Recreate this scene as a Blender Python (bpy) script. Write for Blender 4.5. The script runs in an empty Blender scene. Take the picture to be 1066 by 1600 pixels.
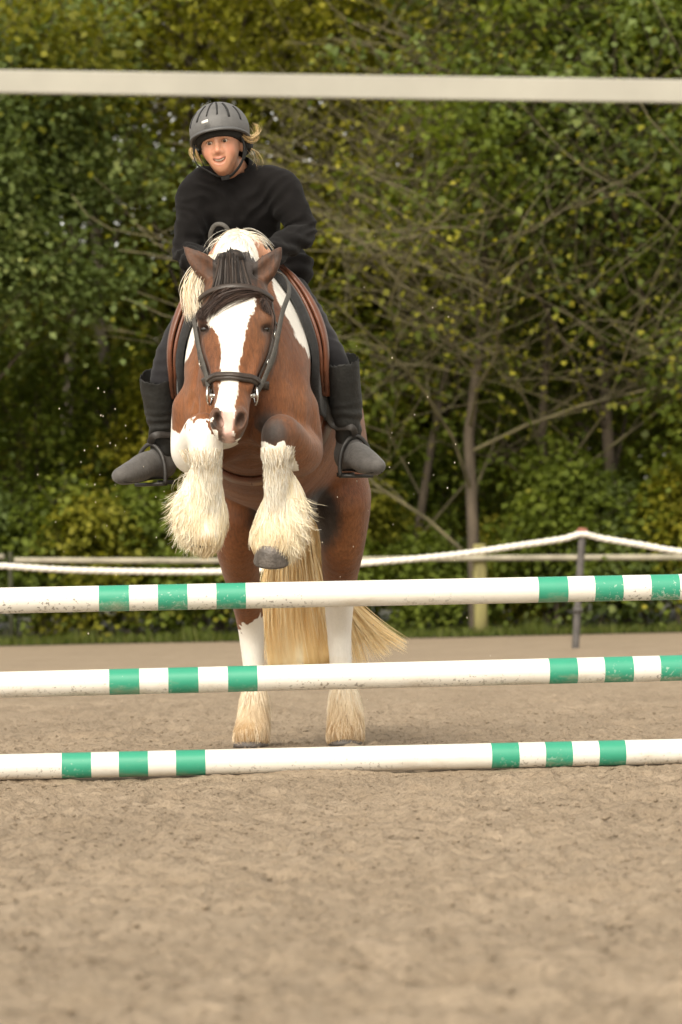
import bpy, math, random
import numpy as np
import openvdb
from mathutils import Matrix, Vector

rng = np.random.default_rng(7)
random.seed(7)
SC = bpy.context.scene
COL = SC.collection
R = math.radians

# ------------------------------------------------------------------ camera
F_PX = 4830.0                      # focal length in photograph pixels (1066 x 1600)
CAM_H = 0.60
PITCH = math.atan(120.0 / F_PX)
ROLL = R(1.12)
cam_d = bpy.data.cameras.new('camera')
cam = bpy.data.objects.new('camera', cam_d)
COL.objects.link(cam)
SC.camera = cam
cam_d.sensor_fit = 'VERTICAL'
cam_d.sensor_height = 36.0
cam_d.sensor_width = 24.0
cam_d.lens = F_PX / 1600.0 * 36.0
cam_d.clip_start = 0.05
cam_d.clip_end = 2000.0
CAM_M = (Matrix.Translation((0, 0, CAM_H)) @ Matrix.Rotation(math.pi / 2 + PITCH, 4, 'X')
         @ Matrix.Rotation(-ROLL, 4, 'Z'))
cam.matrix_world = CAM_M
cam_d.dof.use_dof = True
cam_d.dof.focus_distance = 10.45
cam_d.dof.aperture_fstop = 5.2
cam_d.dof.aperture_blades = 0

# ------------------------------------------------------------------ sky, sun, exposure
SUN_EL, SUN_AZ = R(44), R(200)     # azimuth clockwise from +Y: behind the camera, to its left
world = bpy.data.worlds.new('World')
SC.world = world
world.use_nodes = True
wn, wl = world.node_tree.nodes, world.node_tree.links
wn.clear()
w_sky = wn.new('ShaderNodeTexSky')
w_sky.sky_type = 'NISHITA'
w_sky.sun_disc = False
w_sky.sun_elevation = SUN_EL
w_sky.sun_rotation = SUN_AZ
w_sky.air_density = 1.0
w_sky.dust_density = 2.0
w_hs = wn.new('ShaderNodeHueSaturation')
w_hs.inputs['Saturation'].default_value = 0.22
w_mx = wn.new('ShaderNodeMix')
w_mx.data_type = 'RGBA'
w_mx.blend_type = 'MULTIPLY'
w_mx.inputs[0].default_value = 1.0
w_mx.inputs[7].default_value = (1.0, 0.93, 0.80, 1)
w_bg = wn.new('ShaderNodeBackground')
w_bg.inputs['Strength'].default_value = 0.15
w_out = wn.new('ShaderNodeOutputWorld')
wl.new(w_sky.outputs[0], w_hs.inputs['Color'])
wl.new(w_hs.outputs[0], w_mx.inputs[6])
wl.new(w_mx.outputs[2], w_bg.inputs['Color'])
wl.new(w_bg.outputs[0], w_out.inputs['Surface'])

sun_d = bpy.data.lights.new('sun', 'SUN')
sun_d.energy = 1.5
sun_d.angle = R(38)
sun_d.color = (1.0, 0.92, 0.79)
sun = bpy.data.objects.new('sun', sun_d)
COL.objects.link(sun)
to_sun = Vector((math.sin(SUN_AZ) * math.cos(SUN_EL), math.cos(SUN_AZ) * math.cos(SUN_EL), math.sin(SUN_EL)))
sun.rotation_euler = to_sun.to_track_quat('Z', 'Y').to_euler()
sun.location = (-6, -6, 20)

SC.view_settings.view_transform = 'Standard'
SC.view_settings.look = 'None'
SC.view_settings.exposure = 1.12
SC.view_settings.gamma = 1.0
SC.view_settings.use_curve_mapping = False
SC.render.engine = 'CYCLES'
SC.cycles.use_denoising = True
SC.cycles.max_bounces = 8
SC.cycles.transparent_max_bounces = 6

# ------------------------------------------------------------------ small helpers
M3 = np.array(CAM_M.to_3x3())
CAMP = np.array([0.0, 0.0, CAM_H])


def P(px, py, Y):
    """World point at depth Y seen at photograph pixel (px, py)."""
    d = M3 @ np.array([(px - 533.0) / F_PX, (800.0 - py) / F_PX, -1.0])
    return CAMP + d * (Y / d[1])


def proj(p):
    q = M3.T @ (np.asarray(p) - CAMP)
    return 533.0 - q[0] / q[2] * F_PX, 800.0 + q[1] / q[2] * F_PX


def nrm(v):
    v = np.asarray(v, float)
    return v / np.maximum(np.linalg.norm(v, axis=-1, keepdims=True), 1e-9)


def tag(o, label=None, cat=None, group=None, kind=None):
    for k, v in (('label', label), ('category', cat), ('group', group), ('kind', kind)):
        if v:
            o[k] = v
    return o


def empty(name, loc, label=None, cat=None, group=None):
    o = bpy.data.objects.new(name, None)
    o.empty_display_size = 0.1
    o.location = tuple(loc)
    COL.objects.link(o)
    return tag(o, label, cat, group)


def mesh_obj(name, verts, faces, mat, parent=None, smooth=True, mats=None, midx=None, attrs=None, uvs=None):
    """Mesh object in world coordinates; re-centred under its parent without moving."""
    me = bpy.data.meshes.new(name)
    verts = np.asarray(verts, np.float32).reshape(-1, 3)
    if isinstance(faces, np.ndarray):
        n, k = faces.shape
        me.vertices.add(len(verts))
        me.vertices.foreach_set('co', verts.ravel())
        me.loops.add(n * k)
        me.loops.foreach_set('vertex_index', faces.astype(np.int32).ravel())
        me.polygons.add(n)
        me.polygons.foreach_set('loop_start', np.arange(0, n * k, k, dtype=np.int32))
        try:
            me.polygons.foreach_set('loop_total', np.full(n, k, dtype=np.int32))
        except Exception:
            pass
        me.update(calc_edges=True)
        me.validate()
    else:
        me.from_pydata([tuple(map(float, v)) for v in verts], [], faces)
        me.update()
    for m in (mats or [mat]):
        me.materials.append(m)
    if midx is not None:
        me.polygons.foreach_set('material_index', np.asarray(midx, np.int32))
    if smooth:
        me.polygons.foreach_set('use_smooth', np.ones(len(me.polygons), bool))
    for k, a in (attrs or {}).items():
        a = np.asarray(a, np.float32)
        if a.ndim == 1:
            at = me.attributes.new(k, 'FLOAT', 'POINT')
            at.data.foreach_set('value', a)
        else:
            at = me.attributes.new(k, 'FLOAT_VECTOR', 'POINT')
            at.data.foreach_set('vector', a.ravel())
    o = bpy.data.objects.new(name, me)
    COL.objects.link(o)
    if parent is not None:
        o.parent = parent
        loc = Vector((0, 0, 0))
        q = parent
        while q is not None:
            loc += q.location
            q = q.parent
        o.matrix_parent_inverse = Matrix.Translation(-loc)
    return o


class MB:
    """Collects verts and faces of several shapes into one mesh."""

    def __init__(self):
        self.v, self.f, self.n, self.m = [], [], 0, []

    def add(self, v, f, mi=0):
        v = np.asarray(v, float).reshape(-1, 3)
        self.v.append(v)
        for q in f:
            self.f.append(tuple(int(i) + self.n for i in q))
            self.m.append(mi)
        self.n += len(v)
        return self

    def obj(self, name, mat, parent=None, **kw):
        if 'mats' in kw:
            kw['midx'] = self.m
        return mesh_obj(name, np.concatenate(self.v), self.f, mat, parent, **kw)


def catmull(pts, n):
    """n samples per span of a Catmull-Rom spline through rows of pts (any width)."""
    p = np.asarray(pts, float)
    e = np.vstack([2 * p[0] - p[1], p, 2 * p[-1] - p[-2]])
    out = []
    for i in range(1, len(e) - 2):
        a, b, c, d = e[i - 1], e[i], e[i + 1], e[i + 2]
        for t in np.linspace(0, 1, n, endpoint=False):
            out.append(0.5 * (2 * b + (c - a) * t + (2 * a - 5 * b + 4 * c - d) * t * t + (3 * b - a - 3 * c + d) * t ** 3))
    out.append(p[-1])
    return np.array(out)


def frames(pts, up=(0, 0, 1)):
    """Tangent, side, normal along a polyline; up may be one vector or one per point."""
    pts = np.asarray(pts, float)
    t = nrm(np.gradient(pts, axis=0))
    up = np.broadcast_to(np.asarray(up, float), pts.shape)
    s = nrm(np.cross(t, up))
    n = np.cross(s, t)
    return t, s, n


def sweep(pts, prof, up=(0, 0, 1), scale=None, cap=True):
    """Sweep a closed 2D profile (side, normal) along a polyline."""
    pts = np.asarray(pts, float)
    prof = np.asarray(prof, float)
    t, s, n = frames(pts, up)
    N, K = len(pts), len(prof)
    sc = np.ones(N) if scale is None else np.asarray(scale, float)
    v = (pts[:, None] + (s[:, None] * prof[None, :, 0:1] + n[:, None] * prof[None, :, 1:2]) * sc[:, None, None]).reshape(-1, 3)
    f = []
    for i in range(N - 1):
        for k in range(K):
            k2 = (k + 1) % K
            f.append((i * K + k, i * K + k2, (i + 1) * K + k2, (i + 1) * K + k))
    if cap:
        f.append(tuple(range(K - 1, -1, -1)))
        f.append(tuple((N - 1) * K + k for k in range(K)))
    return v, f


def circle(r, n=10, r2=None):
    a = np.linspace(0, 2 * math.pi, n, endpoint=False)
    return np.stack([np.cos(a) * r, np.sin(a) * (r2 or r)], 1)


def strap_prof(w, t):
    b = min(w, t) * 0.3
    w, t = w / 2, t / 2
    return [(-w, -t + b), (-w + b, -t), (w - b, -t), (w, -t + b), (w, t - b), (w - b, t), (-w + b, t), (-w, t - b)]


def tube(pts, rad, n=8, up=(0.13, 0.21, 0.97), cap=True):
    rad = np.broadcast_to(np.asarray(rad, float), (len(pts),))
    return sweep(pts, circle(1.0, n), up, rad, cap)


def strands(P3, rad, sides=3, taper=None):
    """P3: (N, M, 3) strand points, rad: (N,) root radius -> thin tapered tubes as verts, quads."""
    N, M, _ = P3.shape
    t = nrm(np.gradient(P3, axis=1))
    ref = nrm(rng.normal(size=(N, 1, 3)))
    s = nrm(np.cross(t, np.broadcast_to(ref, t.shape)))
    n = np.cross(s, t)
    if taper is None:
        taper = np.linspace(1, 0.12, M)
    if sides == 2:            # flat blades: one quad per step
        w = s * (rad[:, None] * 1.25 * taper[None])[:, :, None]
        V = np.stack([P3 - w, P3 + w], 2)
        idx = np.arange(N * M * 2).reshape(N, M, 2)
        q = np.stack([idx[:, :-1, 0], idx[:, :-1, 1], idx[:, 1:, 1], idx[:, 1:, 0]], -1)
        return V.reshape(-1, 3), q.reshape(-1, 4)
    a = np.linspace(0, 2 * math.pi, sides, endpoint=False)
    ring = s[:, :, None] * np.cos(a)[None, None, :, None] + n[:, :, None] * np.sin(a)[None, None, :, None]
    V = P3[:, :, None] + ring * (rad[:, None] * taper[None])[:, :, None, None]
    idx = np.arange(N * M * sides).reshape(N, M, sides)
    q = np.stack([idx[:, :-1], np.roll(idx[:, :-1], -1, 2), np.roll(idx[:, 1:], -1, 2), idx[:, 1:]], -1)
    return V.reshape(-1, 3), q.reshape(-1, 4)


_perm = rng.random((64, 64, 64)).astype(np.float32)


def vnoise(p):
    """Smooth value noise in -1..1 at points p (..., 3)."""
    p = np.asarray(p)
    i = np.floor(p).astype(int)
    f = (p - i).astype(np.float32)
    f = f * f * (3 - 2 * f)
    i0, i1 = i & 63, (i + 1) & 63
    g = lambda a, b, c: _perm[a, b, c]
    x0, y0, z0 = i0[..., 0], i0[..., 1], i0[..., 2]
    x1, y1, z1 = i1[..., 0], i1[..., 1], i1[..., 2]
    fx, fy, fz = f[..., 0], f[..., 1], f[..., 2]
    a = g(x0, y0, z0) * (1 - fx) + g(x1, y0, z0) * fx
    b = g(x0, y1, z0) * (1 - fx) + g(x1, y1, z0) * fx
    c = g(x0, y0, z1) * (1 - fx) + g(x1, y0, z1) * fx
    d = g(x0, y1, z1) * (1 - fx) + g(x1, y1, z1) * fx
    return ((a * (1 - fy) + b * fy) * (1 - fz) + (c * (1 - fy) + d * fy) * fz) * 2 - 1


class Sdf:
    """Signed distance grid built by smooth unions; meshed into one continuous skin."""

    def __init__(self, lo, hi, h, band=0.09):
        self.lo, self.h, self.band = np.asarray(lo, float), h, band
        self.n = np.ceil((np.asarray(hi, float) - self.lo) / h).astype(int) + 1
        self.F = np.full(self.n, 1.0, np.float32)

    def _box(self, lo, hi):
        a = np.clip(np.floor((lo - self.lo) / self.h).astype(int), 0, self.n)
        b = np.clip(np.ceil((hi - self.lo) / self.h).astype(int) + 1, 0, self.n)
        sl = tuple(slice(x, y) for x, y in zip(a, b))
        ax = [self.lo[i] + self.h * np.arange(a[i], b[i]) for i in range(3)]
        return sl, ax

    def _mix(self, sl, d, k, op):
        A = self.F[sl]
        if op == 'add':
            if k > 0:
                hh = np.clip(0.5 + 0.5 * (A - d) / k, 0, 1)
                self.F[sl] = A * (1 - hh) + d * hh - k * hh * (1 - hh)
            else:
                self.F[sl] = np.minimum(A, d)
        else:
            d = -d
            hh = np.clip(0.5 - 0.5 * (A - d) / max(k, 1e-6), 0, 1)
            self.F[sl] = A * (1 - hh) + d * hh + k * hh * (1 - hh)

    def ell(self, c, r, k=0.03, axes=None, op='add'):
        c, r = np.asarray(c, float), np.broadcast_to(np.asarray(r, float), (3,))
        R_ = np.eye(3) if axes is None else np.asarray(axes, float)
        ext = np.sqrt(((R_.T * r) ** 2).sum(1)) + self.band
        sl, ax = self._box(c - ext, c + ext)
        if min(len(a) for a in ax) == 0:
            return self
        X = np.stack(np.meshgrid(*ax, indexing='ij'), -1).astype(np.float32) - c.astype(np.float32)
        q = X @ R_.T.astype(np.float32)
        k0 = np.sqrt(((q / r) ** 2).sum(-1)) + 1e-6
        k1 = np.sqrt(((q / (r * r)) ** 2).sum(-1)) + 1e-6
        self._mix(sl, (k0 * (k0 - 1) / k1).astype(np.float32), k, op)
        return self

    def tube(self, st, k=0.03, lat=(1, 0, 0), n=5, op='add', spline=True):
        """st rows: x y z ra [rb]; ra along lat, rb across it."""
        st = np.asarray(st, float)
        if st.shape[1] == 4:
            st = np.hstack([st, st[:, 3:4]])
        S = catmull(st, n) if (spline and len(st) > 2) else catmull(st, n)
        S[:, 3:] = np.maximum(S[:, 3:], 0.003)
        mr = S[:, 3:].max() + self.band + 2 * self.h
        lo, hi = S[:, :3].min(0) - mr, S[:, :3].max(0) + mr
        sl, ax = self._box(lo, hi)
        if min(len(a) for a in ax) == 0:
            return self
        D = np.full([len(a) for a in ax], 1.0, np.float32)
        lat = np.asarray(lat, float)
        for a, b in zip(S[:-1], S[1:]):
            m = max(a[3], a[4], b[3], b[4]) + self.band
            l2, h2 = np.minimum(a[:3], b[:3]) - m, np.maximum(a[:3], b[:3]) + m
            s2, x2 = self._box(l2, h2)
            if min(len(q) for q in x2) == 0:
                continue
            off = [s.start for s in sl]
            loc = tuple(slice(s.start - o, s.stop - o) for s, o in zip(s2, off))
            ln = np.linalg.norm(b[:3] - a[:3])
            if ln < 1e-6:
                continue
            T = (b[:3] - a[:3]) / ln
            U = nrm(lat - (lat @ T) * T)
            V = np.cross(T, U)
            X, Y, Z = np.meshgrid(*[q.astype(np.float32) for q in x2], indexing='ij', sparse=True)
            X, Y, Z = X - np.float32(a[0]), Y - np.float32(a[1]), Z - np.float32(a[2])
            w = X * np.float32(T[0]) + Y * np.float32(T[1]) + Z * np.float32(T[2])
            u = X * np.float32(U[0]) + Y * np.float32(U[1]) + Z * np.float32(U[2])
            v = X * np.float32(V[0]) + Y * np.float32(V[1]) + Z * np.float32(V[2])
            t = np.clip(w / np.float32(ln), 0, 1)
            w = w - t * np.float32(ln)
            ra = np.float32(a[3]) + t * np.float32(b[3] - a[3])
            rb = np.float32(a[4]) + t * np.float32(b[4] - a[4])
            rc = np.minimum(ra, rb)
            q1, q2, q3 = u / ra, v / rb, w / rc
            k0 = np.sqrt(q1 * q1 + q2 * q2 + q3 * q3) + np.float32(1e-6)
            k1 = np.sqrt((q1 / ra) ** 2 + (q2 / rb) ** 2 + (q3 / rc) ** 2) + np.float32(1e-6)
            D[loc] = np.minimum(D[loc], k0 * (k0 - 1) / k1)
        self._mix(sl, D, k, op)
        return self

    def sample(self, p):
        q = (np.asarray(p, float) - self.lo) / self.h
        q = np.clip(q, 0, self.n - 1.001)
        i = np.floor(q).astype(int)
        f = q - i
        out = 0
        for dx in (0, 1):
            for dy in (0, 1):
                for dz in (0, 1):
                    w = (f[..., 0] if dx else 1 - f[..., 0]) * (f[..., 1] if dy else 1 - f[..., 1]) * (f[..., 2] if dz else 1 - f[..., 2])
                    out = out + w * self.F[i[..., 0] + dx, i[..., 1] + dy, i[..., 2] + dz]
        return out

    def grad(self, p):
        e = self.h * 1.2
        p = np.asarray(p, float)
        return nrm(np.stack([self.sample(p + np.eye(3)[i] * e) - self.sample(p - np.eye(3)[i] * e) for i in range(3)], -1))

    def snap(self, p, off=0.0, it=10):
        p = np.array(p, float)
        for _ in range(it):
            d = np.clip(self.sample(p) - off, -0.06, 0.06)
            p = p - self.grad(p) * d[..., None] * 0.85
        return p, self.grad(p)

    def mesh(self, smooth=2):
        F = np.clip(self.F, -3 * self.h, 3 * self.h)
        g = openvdb.FloatGrid(3 * self.h)
        g.copyFromArray(F.astype(np.float32), tolerance=0.0)
        pts, quads = g.convertToQuads(0.0)
        pts = pts.astype(float) * self.h + self.lo
        quads = quads.astype(np.int64)
        for _ in range(smooth):
            acc = np.zeros_like(pts)
            cnt = np.zeros(len(pts))
            for k in range(4):
                a, b = quads[:, k], quads[:, (k + 1) % 4]
                np.add.at(acc, a, pts[b]); np.add.at(cnt, a, 1)
                np.add.at(acc, b, pts[a]); np.add.at(cnt, b, 1)
            pts = pts * 0.5 + acc / np.maximum(cnt, 1)[:, None] * 0.5
        # make the faces look outwards
        c = pts[quads].mean(1)
        nn = np.cross(pts[quads[:, 2]] - pts[quads[:, 0]], pts[quads[:, 3]] - pts[quads[:, 1]])
        j = slice(0, None, max(1, len(c) // 2000))
        if (self.grad(c[j]) * nn[j]).sum() < 0:
            quads = quads[:, ::-1]
        return pts, np.ascontiguousarray(quads)


# ------------------------------------------------------------------ materials
class Mat:
    def __init__(self, name):
        self.m = bpy.data.materials.new(name)
        self.m.use_nodes = True
        self.nt = self.m.node_tree
        self.N, self.L = self.nt.nodes, self.nt.links
        self.b = self.N['Principled BSDF']

    def node(self, t, **kw):
        n = self.N.new(t)
        for k, v in kw.items():
            setattr(n, k, v)
        return n

    def link(self, a, b):
        self.L.new(a, b)

    def coord(self, kind='Object'):
        if not hasattr(self, '_tc'):
            self._tc = self.node('ShaderNodeTexCoord')
        return self._tc.outputs[kind]

    def noise(self, scale, detail=4, rough=0.55, vec=None, stretch=None):
        n = self.node('ShaderNodeTexNoise')
        n.inputs['Scale'].default_value = scale
        n.inputs['Detail'].default_value = detail
        n.inputs['Roughness'].default_value = rough
        v = vec or self.coord()
        if stretch:
            mp = self.node('ShaderNodeMapping')
            mp.inputs['Scale'].default_value = stretch
            self.link(v, mp.inputs[0])
            v = mp.outputs[0]
        self.link(v, n.inputs['Vector'])
        return n.outputs['Fac']

    def ramp(self, fac, stops):
        r = self.node('ShaderNodeValToRGB')
        el = r.color_ramp.elements
        while len(el) < len(stops):
            el.new(0.5)
        for e, (p, c) in zip(el, stops):
            e.position = p
            e.color = (*c, 1) if len(c) == 3 else c
        self.link(fac, r.inputs[0])
        return r.outputs[0]

    def mix(self, fac, a, b, mode='MIX'):
        n = self.node('ShaderNodeMix', data_type='RGBA', blend_type=mode)
        for sock, v in ((n.inputs[0], fac), (n.inputs[6], a), (n.inputs[7], b)):
            if isinstance(v, (int, float)):
                sock.default_value = v
            elif isinstance(v, tuple):
                sock.default_value = (*v, 1)
            else:
                self.link(v, sock)
        return n.outputs[2]

    def math(self, op, a, b=0.0, c=0.0, clamp=False):
        n = self.node('ShaderNodeMath', operation=op)
        n.use_clamp = clamp
        for s, v in zip(n.inputs, (a, b, c)):
            if isinstance(v, (int, float)):
                s.default_value = v
            else:
                self.link(v, s)
        return n.outputs[0]

    def step(self, v, lo, hi):
        n = self.node('ShaderNodeMapRange', interpolation_type='SMOOTHSTEP')
        n.inputs['From Min'].default_value = lo
        n.inputs['From Max'].default_value = hi
        self.link(v, n.inputs['Value'])
        return n.outputs[0]

    def attr(self, name):
        n = self.node('ShaderNodeAttribute')
        n.attribute_name = name
        return n

    def bump(self, h, strength=0.3, dist=0.01):
        n = self.node('ShaderNodeBump')
        n.inputs['Strength'].default_value = strength
        n.inputs['Distance'].default_value = dist
        self.link(h, n.inputs['Height'])
        self.link(n.outputs[0], self.b.inputs['Normal'])

    def set(self, color=None, rough=None, metal=None, spec=None, sheen=None, **kw):
        for k, v in (('Base Color', color), ('Roughness', rough), ('Metallic', metal), ('Specular IOR Level', spec), ('Sheen Weight', sheen)):
            if v is None:
                continue
            if isinstance(v, tuple):
                v = (*v, 1)
            if isinstance(v, (int, float, tuple)):
                self.b.inputs[k].default_value = v
            else:
                self.link(v, self.b.inputs[k])
        return self


def simple(name, c, rough=0.6, var=0.25, scale=8, bump=0.0, bscale=60, metal=0.0, spec=0.5, sheen=0.0, stretch=None):
    m = Mat(name)
    n = m.noise(scale, 5, stretch=stretch)
    lo = tuple(x * (1 - var) for x in c)
    hi = tuple(min(1, x * (1 + var)) for x in c)
    m.set(m.ramp(n, [(0.3, lo), (0.7, hi)]), rough, metal, spec, sheen)
    if bump:
        m.bump(m.noise(bscale, 4), bump)
    return m.m

# ================================================================== the setting
def sand_material():
    m = Mat('arena_sand')
    tc = m.coord()
    a = m.noise(1.1, 5, .6, stretch=(.55, 1, 1))
    b = m.noise(9, 6, .65)
    c = m.noise(60, 4, .7)
    d = m.noise(230, 3, .7)
    base = m.ramp(b, [(.25, (.282, .220, .156)), (.5, (.336, .268, .195)), (.75, (.390, .314, .234))])
    base = m.mix(.3, base, m.ramp(a, [(.3, (.74, .72, .70)), (.7, (1.1, 1.09, 1.08))]), 'MULTIPLY')
    base = m.mix(.5, base, m.ramp(c, [(.30, (.34, .31, .28)), (.46, (1, 1, 1)), (.8, (1.25, 1.24, 1.22))]), 'MULTIPLY')
    base = m.mix(.45, base, m.ramp(d, [(.3, (.55, .53, .5)), (.7, (1.25, 1.25, 1.25))]), 'MULTIPLY')
    base = m.mix(.30, base, m.ramp(m.noise(2.6, 6, .72, stretch=(.8, .35, 1)), [(.34, (.62, .60, .57)), (.5, (1, 1, 1)), (.7, (1.12, 1.11, 1.1))]), 'MULTIPLY')
    m.set(base, .95, spec=.15)
    m.bump(m.math('ADD', m.math('MULTIPLY', b, .8), m.math('ADD', m.math('MULTIPLY', c, .8), m.math('MULTIPLY', d, .35))), .8, .024)
    return m.m


MAT_SAND = sand_material()


def axis(parts):
    out = [parts[0][0]]
    for a, b, h in parts:
        n = max(1, int(round((b - a) / h)))
        out += list(np.linspace(a, b, n + 1)[1:])
    return np.array(out)


def far(a, b, n):
    return [(a + (b - a) * (i / n) ** 2.2, a + (b - a) * ((i + 1) / n) ** 2.2, 1e9) for i in range(n)]


xs = np.concatenate([-axis(far(3.2, 600, 14))[::-1], axis([(-3.2, -1.5, .05), (-1.5, 1.5, .0155), (1.5, 3.2, .05)])[1:-1], axis(far(3.2, 600, 14))])
ys = np.concatenate([axis([(-30, 3.5, 3.35), (3.5, 6, .022), (6, 13, .0135), (13, 20, .05), (20, 38, .3)]), axis(far(38, 1500, 14))[1:]])
GX, GY = np.meshgrid(xs, ys, indexing='ij')
pp = np.stack([GX, GY, np.zeros_like(GX)], -1)
near = np.clip((24 - GY) / 8, 0, 1) * np.clip((3.2 - np.abs(GX)) / .8, 0, 1) * np.clip((GY - 3.2) / .4, 0, 1)
rough = vnoise(pp * 1.7) * .013 + vnoise(pp * 5.3 + 5) * .012 + np.abs(vnoise(pp * np.array([10, 14, 1]) + 9)) * .014 + np.abs(vnoise(pp * 24 + 2)) * .017 + np.abs(vnoise(pp * 47 + 4)) * .014
# hoof scrapes: shallow dents with a pushed-up rim
for _ in range(170):
    cx, cy = rng.uniform(-2.4, 2.4), rng.uniform(3.8, 17)
    r = rng.uniform(.05, .13)
    if cy > 9.6 and cy < 10.6:
        continue
    m_ = (np.abs(GX - cx) < 3 * r) & (np.abs(GY - cy) < 3 * r)
    if not m_.any():
        continue
    q = np.sqrt(((GX[m_] - cx) / r) ** 2 + ((GY[m_] - cy) / (r * 1.2)) ** 2)
    rough[m_] += -.020 * np.exp(-(q / .8) ** 2) + .012 * np.exp(-((q - 1.35) / .4) ** 2)
calm = np.exp(-((GX + .2) / .8) ** 2 - ((GY - 11.95) / .35) ** 2) * .9       # firm under the hooves
calm = np.maximum(calm, np.exp(-((GY - 10.14) / .09) ** 2) * .75)
GZ = (rough - .020) * near * (1 - calm)
# small ridge of sand pushed against the ground pole
GZ += .012 * np.exp(-((GY - 10.07) / .04) ** 2) * np.clip(vnoise(pp * np.array([3, 0, 0]) + 3) + .4, 0, 1) * near
nx, ny = GX.shape
idx = np.arange(nx * ny).reshape(nx, ny)
quads = np.stack([idx[:-1, :-1], idx[1:, :-1], idx[1:, 1:], idx[:-1, 1:]], -1).reshape(-1, 4)
tag(mesh_obj('ground', np.stack([GX, GY, GZ], -1).reshape(-1, 3), quads, MAT_SAND), 'pale brown churned riding arena sand', kind='structure')

# crumbs of damp sand lying on the surface
N = 26000
cy = 4.0 + 11 * rng.random(N) ** .8
cx = rng.uniform(-1, 1, N) * (.125 * cy + .35)
cx[np.abs(cx) > 3] *= .5
r_ = rng.uniform(.0018, .0050, N) * (1 + (rng.random(N) < .04))
ok = ~((cy > 10.0) & (cy < 10.25))
cx, cy, r_ = cx[ok], cy[ok], r_[ok]
N = len(cx)
ix = np.clip(np.searchsorted(xs, cx) - 1, 0, nx - 2)
iy = np.clip(np.searchsorted(ys, cy) - 1, 0, ny - 2)
cz = GZ[ix, iy]
oct_v = np.array([(1, 0, 0), (-1, 0, 0), (0, 1, 0), (0, -1, 0), (0, 0, 1), (0, 0, -1)], float)
oct_f = np.array([(0, 2, 4), (2, 1, 4), (1, 3, 4), (3, 0, 4), (2, 0, 5), (1, 2, 5), (3, 1, 5), (0, 3, 5)])
vv = oct_v[None] * (r_[:, None, None] * rng.uniform(.6, 1.3, (N, 6, 1))) * np.array([1.2, 1.2, .75]) + np.stack([cx, cy, cz + r_ * .3], 1)[:, None]
ff = (oct_f[None] + (np.arange(N) * 6)[:, None, None]).reshape(-1, 3)
tag(mesh_obj('sand_crumbs', vv.reshape(-1, 3), ff, MAT_SAND, smooth=False), 'loose crumbs of damp sand scattered over the arena', 'sand', kind='stuff')

# grass verge behind the arena
MAT_VERGE = simple('forest_floor', (.035, .034, .014), .95, .5, 3, .5, 30)
vx = np.concatenate([[-600, -60], np.linspace(-20, 20, 60), [60, 600]])
ve = 36.6 + vnoise(np.stack([vx * .8, vx * 0, vx * 0], 1)) * .25 + vx * .02
vvv = np.concatenate([np.stack([vx, ve, np.full(len(vx), .008)], 1), np.stack([vx, np.full(len(vx), 40.5), np.full(len(vx), .06)], 1), np.stack([vx, np.full(len(vx), 1490), np.full(len(vx), .06)], 1)])
k = len(vx)
vf = [(r * k + i, r * k + i + 1, (r + 1) * k + i + 1, (r + 1) * k + i) for r in range(2) for i in range(k - 1)]
tag(mesh_obj('grass_verge', vvv, vf, MAT_VERGE), 'dark leafy ground under the trees beyond the arena', kind='structure')


def leaf_material(name, c0, c1, c2, trans=.45):
    m = Mat(name)
    r = m.attr('rnd').outputs['Fac']
    col = m.ramp(r, [(0.0, c0), (.55, c1), (1.0, c2)])
    m.set(col, .6, spec=.25)
    tr = m.node('ShaderNodeBsdfTranslucent')
    m.link(m.mix(1.0, col, (1.3, 1.35, .6), 'MULTIPLY'), tr.inputs['Color'])
    mx = m.node('ShaderNodeMixShader')
    mx.inputs[0].default_value = trans
    m.link(m.b.outputs[0], mx.inputs[1])
    m.link(tr.outputs[0], mx.inputs[2])
    m.link(mx.outputs[0], m.N['Material Output'].inputs['Surface'])
    return m.m


LEAF = {
    'olive': leaf_material('olive_leaves', (.120, .125, .013), (.215, .215, .024), (.33, .30, .038)),
    'yellow': leaf_material('yellow_green_leaves', (.135, .142, .013), (.245, .24, .024), (.37, .33, .038)),
    'maple': leaf_material('maple_leaves', (.085, .118, .032), (.155, .205, .062), (.27, .31, .11)),
    'dark': leaf_material('dark_green_leaves', (.072, .098, .013), (.132, .172, .024), (.22, .255, .042)),
    'deep': leaf_material('deep_wood_leaves', (.12, .126, .017), (.20, .20, .026), (.28, .27, .040), .5),
    'grass': leaf_material('verge_grass', (.06, .085, .015), (.11, .14, .025), (.17, .18, .05)),
}
MAT_BARK = simple('grey_brown_bark', (.085, .066, .046), .9, .4, 9, .6, 30, stretch=(1, 1, .25))
MAT_TWIG = simple('lichen_twigs', (.112, .098, .050), .9, .5, 3)
MAT_PALEBARK = simple('pale_bark', (.16, .14, .105), .9, .35, 9, .5, 30, stretch=(1, 1, .25))


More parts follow.
